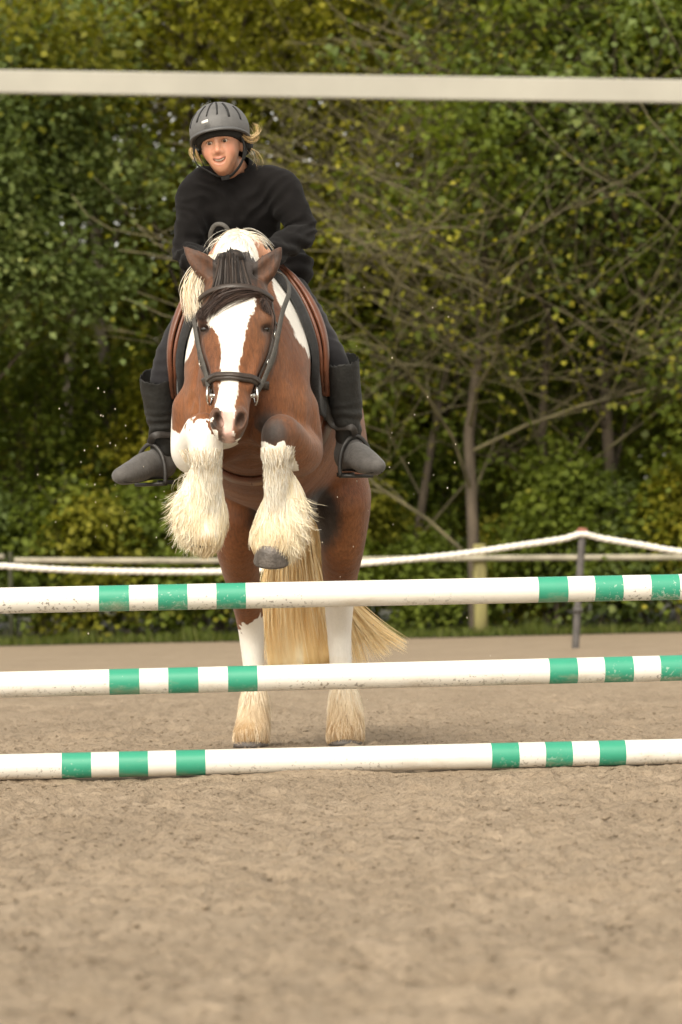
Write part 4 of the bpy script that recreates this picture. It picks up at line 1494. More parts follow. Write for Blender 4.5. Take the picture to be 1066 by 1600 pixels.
for s in (-1, 1):
    c = lambda dx, y, Y: P(366 + s * dx, y, Y)
    strap('cheekpiece', [c(52, 468, 10.38), c(58, 492, 10.36), c(57, 520, 10.35), c(52, 548, 10.33), c(45, 575, 10.30), c(38, 598, 10.27), c(33, 614, 10.24)], .017, .005, MAT_BRIDLE, bridle, .006, 5)
    strap('noseband_cheekpiece', [c(50, 470, 10.40), c(61, 500, 10.41), c(61, 530, 10.41), c(54, 560, 10.38), c(44, 590, 10.33)], .014, .004, MAT_BRIDLE, bridle, .005, 5)
    strap('throatlatch', [c(54, 462, 10.39), c(62, 485, 10.42), c(64, 510, 10.45)], .012, .004, MAT_BRIDLE, bridle, .006, 5)
    for y, dx, Y in ((523, 57, 10.345), (566, 48, 10.315)):
        cc, gg = S.snap(c(dx, y, Y)[None], .012)
        v, f = ring(cc[0], .011, .0022, np.cross(gg[0], (0, 0, 1)), (0, 0, 1), 12, 6)
        mesh_obj('buckle', v, f, MAT_STEEL, bridle)
    cc, gg = S.snap(c(31, 618, 10.235)[None], .010)
    bit_c = cc[0] + np.array([s * .004, 0, 0])
    v, f = ring(bit_c, .030, .0042, (0.25 * s, -1, 0), (0, 0, 1), 22, 8)
    br = mesh_obj('bit_ring', v, f, MAT_STEEL, bridle)
    v, f = tube([bit_c + np.array([-s * .0, 0, 0]), bit_c + np.array([-s * .05, .01, 0])], .008)
    mesh_obj('bit_mouthpiece', v, f, MAT_STEEL, bridle)
    if s > 0:
        rein_r0 = bit_c + np.array([.002, .012, .006])
    else:
        rein_l0 = bit_c + np.array([-.002, .012, .006])

# reins (loose, from the bit up to the rider's hands)
HAND_L, HAND_R = P(408, 396, 10.70), P(334, 408, 10.70)
rp = catmull([rein_r0, P(414, 590, 10.26), P(430, 545, 10.28), P(441, 490, 10.32), P(452, 455, 10.40), P(445, 432, 10.52), P(432, 424, 10.60), P(418, 408, 10.66), HAND_L], 8)
v, f = sweep(rp, strap_prof(.017, .006), nrm(np.stack([np.full(len(rp), .55), np.full(len(rp), -.8), np.full(len(rp), .1)], 1)))
mesh_obj('rein', v, f, MAT_REIN, bridle)
rp = catmull([rein_l0, P(322, 585, 10.27), P(311, 545, 10.29), P(304, 505, 10.34), P(300, 470, 10.44), P(306, 440, 10.54), P(318, 422, 10.62), HAND_R], 8)
v, f = sweep(rp, strap_prof(.017, .006), nrm(np.stack([np.full(len(rp), -.55), np.full(len(rp), -.8), np.full(len(rp), .1)], 1)))
mesh_obj('rein', v, f, MAT_REIN, bridle)
# the slack bight of the reins standing up between the hands
rp = catmull([HAND_R, P(331, 385, 10.69), P(329, 366, 10.68), P(336, 352, 10.67), P(348, 351, 10.66), P(357, 360, 10.66), P(362, 378, 10.68), P(384, 386, 10.70), P(398, 378, 10.70), P(408, 372, 10.69), P(416, 384, 10.69), HAND_L], 7)
v, f = sweep(rp, strap_prof(.015, .006), (0, -1, .1))
mesh_obj('rein', v, f, MAT_REIN, bridle)


def flap_patch(front, back, off, nu=12, nv=16):
    """Sheet on the horse's side between a front and a back edge line, each running from the spine down."""
    a, b = catmull(front, nv), catmull(back, nv)
    n = min(len(a), len(b))
    a, b = a[np.linspace(0, len(a) - 1, nv * 3).astype(int)], b[np.linspace(0, len(b) - 1, nv * 3).astype(int)]
    u = np.linspace(0, 1, nu)[None, :, None]
    g = a[:, None] * (1 - u) + b[:, None] * u
    q, nn = S.snap(g.reshape(-1, 3), off, 8)
    return q.reshape(g.shape), nn.reshape(g.shape)


def sheet(q, nn, th):
    """Closed slab from a grid of points and normals."""
    A, B, _ = q.shape
    top, bot = q + nn * th, q
    v = np.concatenate([top.reshape(-1, 3), bot.reshape(-1, 3)])
    f = []
    o = A * B
    for i in range(A - 1):
        for j in range(B - 1):
            k = i * B + j
            f.append((k, k + 1, k + B + 1, k + B))
            f.append((o + k, o + k + B, o + k + B + 1, o + k + 1))
    for i in range(A - 1):
        for k, k2 in ((i * B, (i + 1) * B), (i * B + B - 1, (i + 1) * B + B - 1)):
            f.append((k, k2, o + k2, o + k) if k % B == 0 else (k, o + k, o + k2, k2))
    for j in range(B - 1):
        f.append((j, o + j, o + j + 1, j + 1))
        k = (A - 1) * B + j
        f.append((k, k + 1, o + k + 1, o + k))
    return v, f


XS = -.314
pad = empty('saddle_pad', (XS, 11.0, 1.6), 'black quilted saddle pad under the brown saddle', 'saddle pad')
saddle = empty('saddle', (XS, 11.0, 1.66), 'brown leather english saddle with curved flaps on the pinto horse', 'saddle')
for s in (-1, 1):
    x = lambda d: XS + s * d
    fr = [(x(.015), 10.80, 1.72), (x(.11), 10.74, 1.66), (x(.19), 10.68, 1.52), (x(.21), 10.67, 1.40), (x(.225), 10.72, 1.30), (x(.235), 10.86, 1.22)]
    bk = [(x(.015), 11.32, 1.62), (x(.12), 11.32, 1.58), (x(.24), 11.30, 1.46), (x(.27), 11.26, 1.32), (x(.27), 11.20, 1.24), (x(.26), 11.06, 1.18)]
    q, nn = flap_patch(fr, bk, .006)
    v, f = sheet(q, nn, .026)
    mesh_obj('pad_side', v, f, MAT_PAD, pad)
    fr = [(x(.06), 10.86, 1.72), (x(.13), 10.79, 1.65), (x(.20), 10.73, 1.54), (x(.225), 10.71, 1.45), (x(.235), 10.73, 1.36), (x(.24), 10.83, 1.28)]
    bk = [(x(.06), 11.10, 1.68), (x(.14), 11.12, 1.62), (x(.24), 11.12, 1.50), (x(.26), 11.12, 1.42), (x(.26), 11.12, 1.34), (x(.26), 11.08, 1.28)]
    q, nn = flap_patch(fr, bk, .038)
    # the flap's front edge rolls out over a padded knee roll
    roll = np.exp(-((np.linspace(0, 1, q.shape[1])[None] - .10) / .12) ** 2) * np.sin(np.linspace(0, math.pi, q.shape[0]))[:, None]
    q = q + nn * (roll * .018)[..., None]
    v, f = sheet(q, nn, .012)
    fl = mesh_obj('flap', v, f, MAT_LEATHER, saddle)
    e = q[:, 0] + nn[:, 0] * .006
    v, f = tube(e, .009, 8)
    mesh_obj('flap_welt', v, f, MAT_LEATHER, fl)
    q2, nn2 = flap_patch(fr, bk, .030)
    v, f = sheet(q2[:, :10], nn2[:, :10], .012)
    mesh_obj('sweat_flap', v, f, MAT_LEATHER, saddle)
    strap('girth', [(x(.27), 11.0, 1.20), (x(.25), 10.93, 1.10), (x(.19), 10.88, 1.02), (x(.10), 10.84, .98), (x(-.004), 10.83, .965)], .085, .014, MAT_LEATHER, saddle, .010, 6)
    # girth buckles and billet below the flap
    cc, gg = S.snap(P(507 if s > 0 else 268, 625, 10.86)[None], .02)
    strap('billet', [(x(.275), 10.90, 1.24), (x(.265), 10.88, 1.16), (x(.25), 10.86, 1.08)], .045, .008, MAT_LEATHER, saddle, .020, 6)
    strap('billet_keeper', [(x(.262), 10.86, 1.13), (x(.25), 10.855, 1.09)], .05, .006, MAT_WEB, saddle, .028, 6)

# seat with pommel and cantle
SS = Sdf((XS - .26, 10.70, 1.50), (XS + .26, 11.50, 1.92), .007)
SS.tube([(XS, 10.86, 1.765, .055, .035), (XS, 10.93, 1.735, .075, .035), (XS, 11.05, 1.685, .12, .035), (XS, 11.17, 1.68, .15, .035), (XS, 11.28, 1.72, .16, .035), (XS, 11.35, 1.76, .14, .022)], .02, (1, 0, 0))
SS.tube([(XS - .13, 10.90, 1.60, .05), (XS, 10.88, 1.72, .05), (XS + .13, 10.90, 1.60, .05)], .03)
v, f = SS.mesh(2)
mesh_obj('seat', v, f, MAT_LEATHER, saddle)

# ================================================================== the rider
def cloth_material(name, c, rough=0.85, scale=900, bump=0.25, sheen=0.3, fold=6):
    m = Mat(name)
    n = m.noise(fold, 4)
    m.set(m.ramp(n, [(0.3, tuple(x * .75 for x in c)), (0.7, tuple(x * 1.3 for x in c))]), rough, spec=0.18, sheen=sheen)
    m.bump(m.math('ADD', m.noise(scale, 2), m.math('MULTIPLY', m.noise(fold * 5, 3), 2.0)), bump, 0.004)
    return m.m


def skin_material():
    m = Mat('skin')
    at = m.attr('pig')
    sep = m.node('ShaderNodeSeparateXYZ')
    m.link(at.outputs['Vector'], sep.inputs[0])
    base = m.ramp(m.noise(18, 4), [(0.3, (0.40, 0.190, 0.112)), (0.7, (0.50, 0.255, 0.158))])
    base = m.mix(m.math('MULTIPLY', sep.outputs[1], .6), base, (0.47, 0.155, 0.10))       # flushed cheeks and nose
    base = m.mix(sep.outputs[0], base, (0.38, 0.135, 0.10))                               # lips
    base = m.mix(m.math('MULTIPLY', sep.outputs[2], .75), base, (0.20, 0.11, 0.06))       # eyebrows
    m.set(base, 0.45, spec=0.4)
    m.b.inputs['Subsurface Weight'].default_value = 0.15
    m.b.inputs['Subsurface Radius'].default_value = (0.012, 0.005, 0.003)
    m.bump(m.noise(400, 2), 0.06, 0.002)
    return m.m


MAT_SKIN = skin_material()
MAT_SWEATER = cloth_material('black_fleece', (0.0048, 0.0040, 0.0040), 0.9, 700, 0.3, 0.04)
MAT_BREECH = cloth_material('charcoal_breeches', (0.015, 0.014, 0.016), 0.75, 900, 0.15, 0.08)
MAT_BOOT = cloth_material('worn_black_leather', (0.026, 0.026, 0.025), 0.55, 90, 0.3, 0.0, 12)
MAT_BOOTFOOT = cloth_material('dusty_grey_leather', (0.085, 0.08, 0.076), 0.7, 90, 0.3, 0.15, 16)
MAT_SOLE = simple('rubber_sole', (0.015, 0.014, 0.013), 0.8, 0.3, 30)
MAT_IRON = simple('black_stirrup', (0.03, 0.028, 0.026), 0.5, 0.3, 30, 0.2, 80)
MAT_STIRRUP_LEATHER = simple('black_strap_leather', (0.028, 0.024, 0.021), 0.55, 0.3, 30, 0.2, 120)
MAT_HELMET = simple('grey_matte_helmet', (0.105, 0.103, 0.102), 0.55, 0.12, 40, 0.12, 500, spec=0.4)
MAT_HELMET_RIM = simple('dark_grey_rim', (0.085, 0.085, 0.087), 0.5, 0.15, 40)
MAT_BLACK = simple('black_webbing', (0.010, 0.010, 0.010), 0.75, 0.3, 60, 0.3, 200)
MAT_BADGE = simple('silver_badge', (0.75, 0.74, 0.72), 0.35, 0.1, 60, metal=0.3)
MAT_TEETH = simple('teeth', (0.66, 0.61, 0.53), 0.3, 0.05, 60)
MAT_MOUTH = simple('mouth_inside', (0.10, 0.022, 0.02), 0.5, 0.2, 60)
MAT_BLOND = hair_material('blond_hair', (0.30, 0.17, 0.06), (0.56, 0.38, 0.17), (0.74, 0.57, 0.32))
m_e = Mat('eyeball')
d_ = m_e.attr('iris').outputs['Fac']
m_e.set(m_e.ramp(d_, [(0.0, (0.008, 0.006, 0.005)), (0.30, (0.010, 0.007, 0.005)), (0.36, (0.10, 0.055, 0.025)), (0.60, (0.07, 0.04, 0.02)), (0.68, (0.62, 0.55, 0.48))]), 0.08)
MAT_EYEBALL = m_e.m

person = empty('person', P(383, 440, 11.1),
               'rider in black sweater and grey helmet leaning forward on the pinto horse', 'person')

# ---- joints
HIP = {-1: P(345, 448, 11.10), 1: P(430, 446, 11.10)}
KNEE = {-1: P(270, 552, 10.87), 1: P(513, 552, 10.87)}
ANK = {-1: P(256, 700, 10.98), 1: P(546, 688, 10.98)}
TOE = {-1: P(192, 743, 10.79), 1: P(586, 728, 10.79)}
HEEL = {-1: P(258, 734, 11.00), 1: P(541, 722, 11.00)}
SHO = {-1: P(309, 289, 10.94), 1: P(436, 287, 10.94)}
ELB = {-1: P(291, 394, 10.92), 1: P(474, 364, 10.92)}
WRI = {-1: P(330, 414, 10.74), 1: P(422, 398, 10.74)}
SHIN = {-1: P(252, 632, 10.92), 1: P(540, 622, 10.92)}
PEL = P(386, 432, 11.14)
CHE = P(372, 322, 11.00)
NEK = P(374, 278, 11.00)

# ---- head frame: x to the viewer's right, y out of the face, z up
HC = P(345.5, 224, 10.87)
hx = nrm(np.array([1.0, -0.15, 0.14]))
hy = nrm(np.array([-.15, -1.0, -.08]))
hy = nrm(hy - (hy @ hx) * hx)
hz = np.cross(hx, hy)
hz = hz if hz[2] > 0 else -hz
HR = np.stack([hx, hy, hz], 1)


def to_w(p):
    return np.asarray(p, float) @ HR.T + HC


H = Sdf((-.12, -.16, -.24), (.12, .14, .16), .0028, .04)
H.ell((0, -.015, .030), (.077, .095, .090), .02)
H.tube([(0, .020, .045, .062, .062), (0, .022, -.005, .067, .064), (0, .020, -.05, .056, .062), (0, .030, -.082, .038, .046), (0, .042, -.100, .022, .030)], .03, (1, 0, 0), 8)
H.ell((0, .062, -.097), (.019, .016, .014), .02)
for s in (-1, 1):
    H.ell((s * .034, .060, -.036), (.024, .020, .022), .025)
    H.tube([(s * .010, .080, .020, .008), (s * .030, .080, .024, .008), (s * .050, .064, .018, .007)], .016)
    H.ell((s * .072, -.012, -.012), (.009, .018, .030), .006)
H.tube([(0, .080, .014, .0075), (0, .090, -.010, .0085), (0, .101, -.032, .0105)], .014, (1, 0, 0), 6)
for s in (-1, 1):
    H.ell((s * .012, .090, -.036), (.0085, .010, .0075), .007)
    H.ell((s * .0065, .099, -.0445), (.0036, .005, .003), .002, op='sub')
    H.ell((s * .030, .090, .000), (.0175, .016, .0095), .008, op='sub')
    H.ell((s * .030, .068, .000), (.0125, .0125, .0125), .004)
    H.tube([(s * .0155, .076, -.001, .0030), (s * .023, .0815, .0055, .0034), (s * .031, .0825, .0072, .0036), (s * .039, .079, .005, .0034), (s * .0455, .072, -.001, .003)], .003, (1, 0, 0), 6)
    H.tube([(s * .0155, .076, -.001, .0026), (s * .023, .0805, -.006, .0028), (s * .031, .081, -.0075, .003), (s * .039, .078, -.006, .0028), (s * .0455, .072, -.001, .0026)], .003, (1, 0, 0), 6)
    H.ell((s * .0300, .0835, -.0005), (.0135, .012, .0060), .002, op='sub')
# smiling open mouth
H.ell((0, .076, -.068), (.036, .014, .030), .03)
H.tube([(-0.0235, .082, -.054, .0040), (-0.0118, .093, -.0665, .0080), (0, .096, -.0700, .0098), (0.0118, .093, -.0665, .0080), (0.0235, .082, -.054, .0040)], .003, (0, 0, 1), 8, op='sub')
UL = [(-0.0260, .078, -.053, .0032), (-0.0134, .0915, -.0570, .0040), (0, .0965, -.0595, .0044), (0.0134, .0915, -.0570, .0040), (0.0260, .078, -.053, .0032)]
LL = [(-0.0252, .077, -.0560, .0030), (-0.0134, .083, -.0760, .0036), (0, .0855, -.0810, .0040), (0.0134, .083, -.0760, .0036), (0.0252, .077, -.0560, .0030)]
H.tube(UL, .004, (0, 0, 1), 8)
H.tube(LL, .004, (0, 0, 1), 8)
# neck down into the collar
nk = (NEK - HC) @ HR
H.tube([(0, -.040, -.040, .048), (0, -.044, -.080, .046), (*(nk * .7), .048), (*nk, .055)], .022, (1, 0, 0), 6)
hv_, hq_ = H.mesh(1)
FX = np.array([.92, 1, 1])        # a narrow face


def near_line(v, ln, w):
    l = catmull(np.array(ln)[:, :3], 8)
    d = np.linalg.norm(v[:, None] - l[None], axis=2).min(1)
    return np.clip(1.4 - d / w, 0, 1)


lips = np.zeros(len(hv_))
fm = hv_[:, 1] > .04
lips[fm] = np.maximum(near_line(hv_[fm], UL, .0062), near_line(hv_[fm], LL, .0072))
flush = np.zeros(len(hv_))
for s in (-1, 1):
    flush += np.exp(-(np.linalg.norm(hv_ - np.array([s * .038, .07, -.034]), axis=1) / .022) ** 2)
flush += .8 * np.exp(-(np.linalg.norm(hv_ - np.array([0, .102, -.034]), axis=1) / .016) ** 2)
brow = np.zeros(len(hv_))
for s in (-1, 1):
    brow[fm] = np.maximum(brow[fm], near_line(hv_[fm], [(s * .0155, .076, -.001), (s * .023, .0825, .0050), (s * .031, .0845, .0066), (s * .039, .081, .0045), (s * .0465, .072, -.001)], .0030))
    brow[fm] = np.maximum(brow[fm], .8 * near_line(hv_[fm], [(s * .013, .088, .019), (s * .030, .088, .0245), (s * .048, .072, .018)], .005))

# ---- rest of the body, one skin
B = Sdf((-1.02, 10.55, .86), (.34, 11.45, 2.14), .013)


def limb(S_, st, k=.03, n=5):
    S_.tube([(*p, r) for p, r in st], k, (1, 0, 0), n)


def figure(S_, g=0.0, legs=True, arms=True, torso=True):
    if torso:
        S_.tube([(*PEL, .150 + g, .105 + g), (*(PEL * .55 + CHE * .45), .125 + g, .095 + g), (*CHE, .140 + g, .100 + g), (*(CHE * .4 + NEK * .6 + np.array([0, .02, -.01])), .110 + g, .075 + g), (*NEK, .055 + g, .055 + g)], .03, (1, 0, 0), 6)
    for s in (-1, 1):
        if arms:
            limb(S_, [(SHO[s] + np.array([-s * .03, .01, .0]), .052 + g), (SHO[s] * .85 + ELB[s] * .15, .052 + g), (SHO[s] * .5 + ELB[s] * .5, .045 + g), (ELB[s], .036 + g), (ELB[s] * .55 + WRI[s] * .45, .037 + g), (WRI[s], .026 + g)], .035)
        if legs:
            limb(S_, [(HIP[s], .092 + g), (HIP[s] * .6 + KNEE[s] * .4, .080 + g), (KNEE[s] * .9 + HIP[s] * .1, .056 + g), (KNEE[s] * .85 + SHIN[s] * .15, .051 + g), (SHIN[s], .046 + g), (ANK[s] * .7 + SHIN[s] * .3, .034 + g)], .04)


figure(B)
for s in (-1, 1):
    limb(B, [(ANK[s], .030), (HEEL[s] * .5 + ANK[s] * .5, .030)], .02)
    limb(B, [(ANK[s], .030), (HEEL[s] * .5 + TOE[s] * .5, .028), (HEEL[s] * .25 + TOE[s] * .75, .022)], .02)
bv, bq = B.mesh(1)
# hands: palm, four curled fingers and a thumb round the rein
hands_v, hands_q = [], []
for s in (-1, 1):
    w = WRI[s]
    hd_ = nrm((HAND_L if s > 0 else HAND_R) - w)
    up_ = nrm(np.array([0, 0, 1.0]) - hd_[2] * hd_)
    inn = np.cross(hd_, up_) * (1 if s > 0 else -1)
    inn = inn if inn[0] * -s > 0 else -inn
    G = Sdf(w - .14, w + .14, .0045, .03)
    limb(G, [(w - hd_ * .03, .026), (w, .025), (w + hd_ * .03, .028)], .015)
    G.ell(w + hd_ * .055, (.040, .016, .042), .015, axes=[hd_, inn, up_])
    for i in range(4):
        o = up_ * (.030 - .020 * i)
        ln = (.030, .034, .032, .026)[i]
        k0 = w + hd_ * .088 + o
        limb(G, [(w + hd_ * .06 + o, .0095), (k0, .0095), (k0 + inn * ln * .8 + hd_ * .012, .0088), (k0 + inn * ln * .95 - hd_ * .022, .0082), (k0 + inn * ln * .45 - hd_ * .030, .0075)], .004, 4)
    limb(G, [(w + hd_ * .030 + up_ * .030, .012), (w + hd_ * .062 + up_ * .050 + inn * .012, .0105), (w + hd_ * .085 + up_ * .046 + inn * .028, .0085)], .006, 4)
    v, q = G.mesh(1)
    hands_v.append(v)
    hands_q.append(q)
allv, allq, n0, pig = [], [], 0, []
for v, q, pg in [(to_w(hv_ * FX), hq_, np.stack([lips, np.clip(flush, 0, 1), brow], 1)), (bv, bq, None)] + [(v, q, None) for v, q in zip(hands_v, hands_q)]:
    allv.append(v); allq.append(q + n0); n0 += len(v)
    pig.append(np.zeros((len(v), 3)) if pg is None else pg)
mesh_obj('body', np.concatenate(allv), np.concatenate(allq), MAT_SKIN, person, attrs={'pig': np.concatenate(pig)})

for s in (-1, 1):
    u = np.linspace(0, math.pi, 13)
    w = np.linspace(0, 2 * math.pi, 18, endpoint=False)
    lv = np.array([[math.sin(a) * math.cos(b), math.cos(a), math.sin(a) * math.sin(b)] for a in u for b in w])
    look = nrm(np.array([-.10, 1, -.12]))
    iris = np.linalg.norm(lv - look, axis=1) / .95
    lf = [(i * 18 + j, i * 18 + (j + 1) % 18, (i + 1) * 18 + (j + 1) % 18, (i + 1) * 18 + j) for i in range(12) for j in range(18)]
    mesh_obj('eye', to_w((lv * .0118 + np.array([s * .030, .0695, -.0005])) * FX), lf, MAT_EYEBALL, person, attrs={'iris': iris})
arc = catmull([(-0.0218, .079, -.0540), (-0.0118, .0890, -.0625), (0, .0925, -.0655), (0.0118, .0890, -.0625), (0.0218, .079, -.0540)], 5)
v, f = sweep(to_w(arc + np.array([0, -.001, .0012])), strap_prof(.0068, .005), hy)
mesh_obj('teeth', v, f, MAT_TEETH, person)
v, f = sweep(to_w(arc - np.array([0, .010, .006])), strap_prof(.022, .006), hy)
mesh_obj('mouth', v, f, MAT_MOUTH, person)

# ---- sweater
W = Sdf((-.98, 10.50, 1.50), (.30, 11.50, 2.20), .0065)
figure(W, .014, legs=False)
W.tube([(*(PEL + np.array([0, -.02, .03])), .175, .130), (*(PEL + np.array([.01, -.01, -.045])), .185, .145)], .04, (1, 0, 0), 5)
W.tube([(*(SHO[-1] + np.array([.04, .02, .012])), .045), (*(NEK + np.array([0, .03, -.03])), .060), (*(SHO[1] + np.array([-.04, .02, .012])), .045)], .04)
# raised collar
cb = NEK + np.array([0, .0, -.02])
ct = NEK + (HC - NEK) * .20 + np.array([.004, .0, .0])
W.tube([(*cb, .072, .070), (*ct, .063, .062)], .025)
W.tube([(*(ct + (NEK - HC) * .12), .052, .051), (*(ct + (HC - NEK) * .6), .056, .056)], .006, op='sub')
W.ell(PEL + np.array([.165, -.03, .02]), (.075, .10, .075), .06)
W.ell(PEL + np.array([-.15, -.03, .01]), (.07, .10, .07), .06)
# cuffs
for s in (-1, 1):
    limb(W, [(WRI[s] * 1.06 - ELB[s] * .06, .036), (WRI[s] * .85 + ELB[s] * .15, .043)], .01)
v, q = W.mesh(1)
g = W.grad(v)
# cloth folds: pulled along the sleeves and bunched at elbows and waist
fold = np.zeros(len(v))
for s in (-1, 1):
    for c, r, amp in ((ELB[s], .10, .0060), (SHO[s] + np.array([-s * .06, -.05, -.06]), .10, .005)):
        d = np.linalg.norm(v - c, axis=1)
        ax = nrm(ELB[s] - SHO[s])
        ph = (v - c) @ nrm(ax + np.array([s * .5, 0, .2]))
        fold += amp * np.exp(-(d / r) ** 2) * (1 - 2 * np.abs(np.sin(ph * 75 + vnoise(v * 11) * 3)))
fold += .006 * np.exp(-((v[:, 2] - PEL[2] - .04) / .07) ** 2) * np.sin(v[:, 2] * 130 + v[:, 0] * 25 + vnoise(v * 9) * 4)
fold += .006 * vnoise(v * 13) + .003 * vnoise(v * 31)
v = v + g * fold[:, None]
mesh_obj('sweater', v, q, MAT_SWEATER, person)

# ---- breeches
Bq = Sdf((-1.0, 10.60, 1.10), (.30, 11.45, 1.90), .0075)
figure(Bq, .007, arms=False, torso=False)
Bq.tube([(*(PEL + np.array([0, 0, .06])), .155, .115), (*PEL, .165, .13), (*(PEL + np.array([0, .0, -.06])), .15, .13)], .05)
for s in (-1, 1):
    Bq.tube([(*(SHIN[s] * .8 + ANK[s] * .2), .12), (*ANK[s], .12)], .01, op='sub')
v, q = Bq.mesh(1)
g = Bq.grad(v)
v = v + g * (.0035 * vnoise(v * 12) + .002 * np.sin(v[:, 2] * 140 + vnoise(v * 9) * 5) * vnoise(v * 6 + 3))[:, None]
mesh_obj('breeches', v, q, MAT_BREECH, person)

# ---- boots
for s in (-1, 1):
    boot = empty('boot', ANK[s])
    boot.parent = person
    boot.location = tuple(ANK[s] - np.array(person.location))
    top = (KNEE[s] * .80 + ANK[s] * .20)
    ax_ = nrm(top - ANK[s])
    top_c = P(247, 590, 10.86) if s < 0 else P(533, 566, 10.86)
    mid = SHIN[s] + np.array([0, 0, -.02])
    D = Sdf(np.minimum(top_c, TOE[s]) - .2, np.maximum(top_c, HEEL[s]) + .2, .0055)
    D.tube([(*top_c, .066, .070), (*mid, .060, .064), (*(mid * .45 + ANK[s] * .55), .049, .054), (*ANK[s], .046, .052)], .02, (1, 0, 0), 8)
    D.tube([(*(top_c + (top_c - mid) * .02), .060, .064), (*(top_c + (top_c - mid) * .9), .075, .08)], .004, op='sub')
    D.tube([(*(top_c + (top_c - mid) * .02), .059, .063), (*(top_c * .8 + mid * .2), .058, .062)], .004, op='sub')
    v, q = D.mesh(1)
    g = D.grad(v)
    v = v + g * (.004 * vnoise(v * 16) + .003 * np.sin(v[:, 2] * 170 + vnoise(v * 10) * 6) * np.exp(-((v[:, 2] - ANK[s][2] - .05) / .06) ** 2))[:, None]
    mesh_obj('shaft', v, q, MAT_BOOT, boot)
    T = Sdf(np.minimum(HEEL[s], TOE[s]) - .2, np.maximum(HEEL[s], TOE[s]) + .2, .0055)
    fd = nrm(TOE[s] - HEEL[s])
    sd = nrm(np.cross(fd, (0, 0, 1)))
    T.tube([(*ANK[s], .046, .050), (*(ANK[s] * .5 + HEEL[s] * .5), .043, .047)], .02, sd, 5)
    T.tube([(*(HEEL[s] + np.array([0, 0, .012])), .040, .044), (*(HEEL[s] * .62 + TOE[s] * .38 + np.array([0, 0, .026])), .043, .050), (*(HEEL[s] * .3 + TOE[s] * .7 + np.array([0, 0, .010])), .050, .043), (*(HEEL[s] * .06 + TOE[s] * .94), .044, .035), (*(TOE[s] + fd * .012), .034, .028)], .025, sd, 8)
    v, q = T.mesh(1)
    g = T.grad(v)
    v = v + g * (.002 * vnoise(v * 22))[:, None]
    mesh_obj('foot', v, q, MAT_BOOTFOOT, boot)
    dn = np.array([0, 0, -1.0])
    sl = catmull([HEEL[s] - fd * .03 + dn * .034, HEEL[s] * .7 + TOE[s] * .3 + dn * .026, HEEL[s] * .3 + TOE[s] * .7 + dn * .028, TOE[s] + dn * .024, TOE[s] + fd * .026 + dn * .018], 5)
    wv = np.interp(np.linspace(0, 1, len(sl)), [0, .12, .4, .7, .92, 1], [.5, .78, .72, 1, .7, .25])
    v, f = sweep(sl, strap_prof(.090, .008), (0, 0, 1), wv * .62)
    mesh_obj('sole', v, f, MAT_SOLE, boot)
    hv2, hf2 = sweep([HEEL[s] - fd * .006 + dn * .038, HEEL[s] - fd * .006 + dn * .052], circle(.032, 14), fd)
    mesh_obj('heel', hv2, hf2, MAT_SOLE, boot)

    # stirrup iron round the ball of the foot, hung from its leather
    st_c = HEEL[s] * .66 + TOE[s] * .34
    iron = empty('stirrup', st_c + dn * .05,
                 'dark stirrup on the boot beside the brown girth buckle' if s > 0 else 'dark stirrup on the boot beside the white knee of the horse', 'stirrup')
    wx = nrm(np.cross(fd, (0, 0, 1)))
    hw_ = .062
    a_st = [st_c + wx * hw_ * x + np.array([0, 0, z]) for x, z in ((-1.0, -.045), (-1.02, .0), (-.85, .05), (-.45, .085), (0, .098), (.45, .085), (.85, .05), (1.02, .0), (1.0, -.045))]
    v, f = tube(catmull(a_st, 5), .0075, 8, fd)
    mesh_obj('iron', v, f, MAT_IRON, iron)
    v, f = sweep([st_c - wx * .058 + dn * .045, st_c + wx * .058 + dn * .045], strap_prof(.040, .012), (0, 0, 1))
    mesh_obj('tread', v, f, MAT_IRON, iron)
    tp = st_c + np.array([0, 0, .100])
    kn = (XS + s * .262, 11.00, 1.42)
    lw = [tp + np.array([0, -.008, 0]), tp * .75 + ANK[s] * .25 + np.array([-s * .01, -.055, .03]), ANK[s] * .75 + mid * .25 + np.array([-s * .052, -.045, .02]), mid + np.array([-s * .070, -.02, 0]), top_c + np.array([-s * .075, .02, .02]), np.array(kn)]
    v, f = sweep(catmull(lw, 6), strap_prof(.026, .006), (0.1, -1, .2))
    mesh_obj('stirrup_leather', v, f, MAT_STIRRUP_LEATHER, iron)

# ---- helmet
helm = empty('helmet', HC + hz * .05)
helm.parent = person
helm.location = tuple(HC + hz * .05 - np.array(person.location))
K = Sdf((-.16, -.19, -.10), (.16, .19, .20), .0040, .05)
K.ell((0, -.012, .045), (.106, .128, .102), .01)
HN_ = nrm(np.array([0, -.30, 1.0]))
K.ell(np.array([0, 0, .008]) - HN_ * 10, 10.0, .006, op='sub')
K.ell((0, -.012, .043), (.092, .112, .088), .004, op='sub')
VENTS = []
for a0, b0, b1, w in ((-62, 12, 46, .0042), (-36, 20, 60, .0042), (-12, 28, 74, .0036), (12, 28, 74, .0036), (36, 20, 60, .0048), (62, 12, 46, .0042)):
    ln = [(.107 * math.sin(R(a0 + (b - b0) * .15)) * math.cos(R(b)), -.012 + .129 * math.cos(R(a0 + (b - b0) * .15)) * math.cos(R(b)), .045 + .103 * math.sin(R(b))) for b in np.linspace(b0, b1, 6)]
    VENTS.append((ln, w))
    K.tube([(*p, w) for p in ln], .002, op='sub')
kv, kq = K.mesh(1)
mesh_obj('shell', to_w(kv), kq, MAT_HELMET, helm)
for ln, w in VENTS:
    v, f = tube(to_w((np.array(ln) - np.array([0, -.012, .045])) * .972 + np.array([0, -.012, .045])), w, 8)
    mesh_obj('vent', v, f, MAT_BLACK, helm)
liner = Sdf((-.15, -.17, -.08), (.15, .17, .18), .005, .04)
liner.ell((0, -.012, .043), (.096, .116, .092), .01)
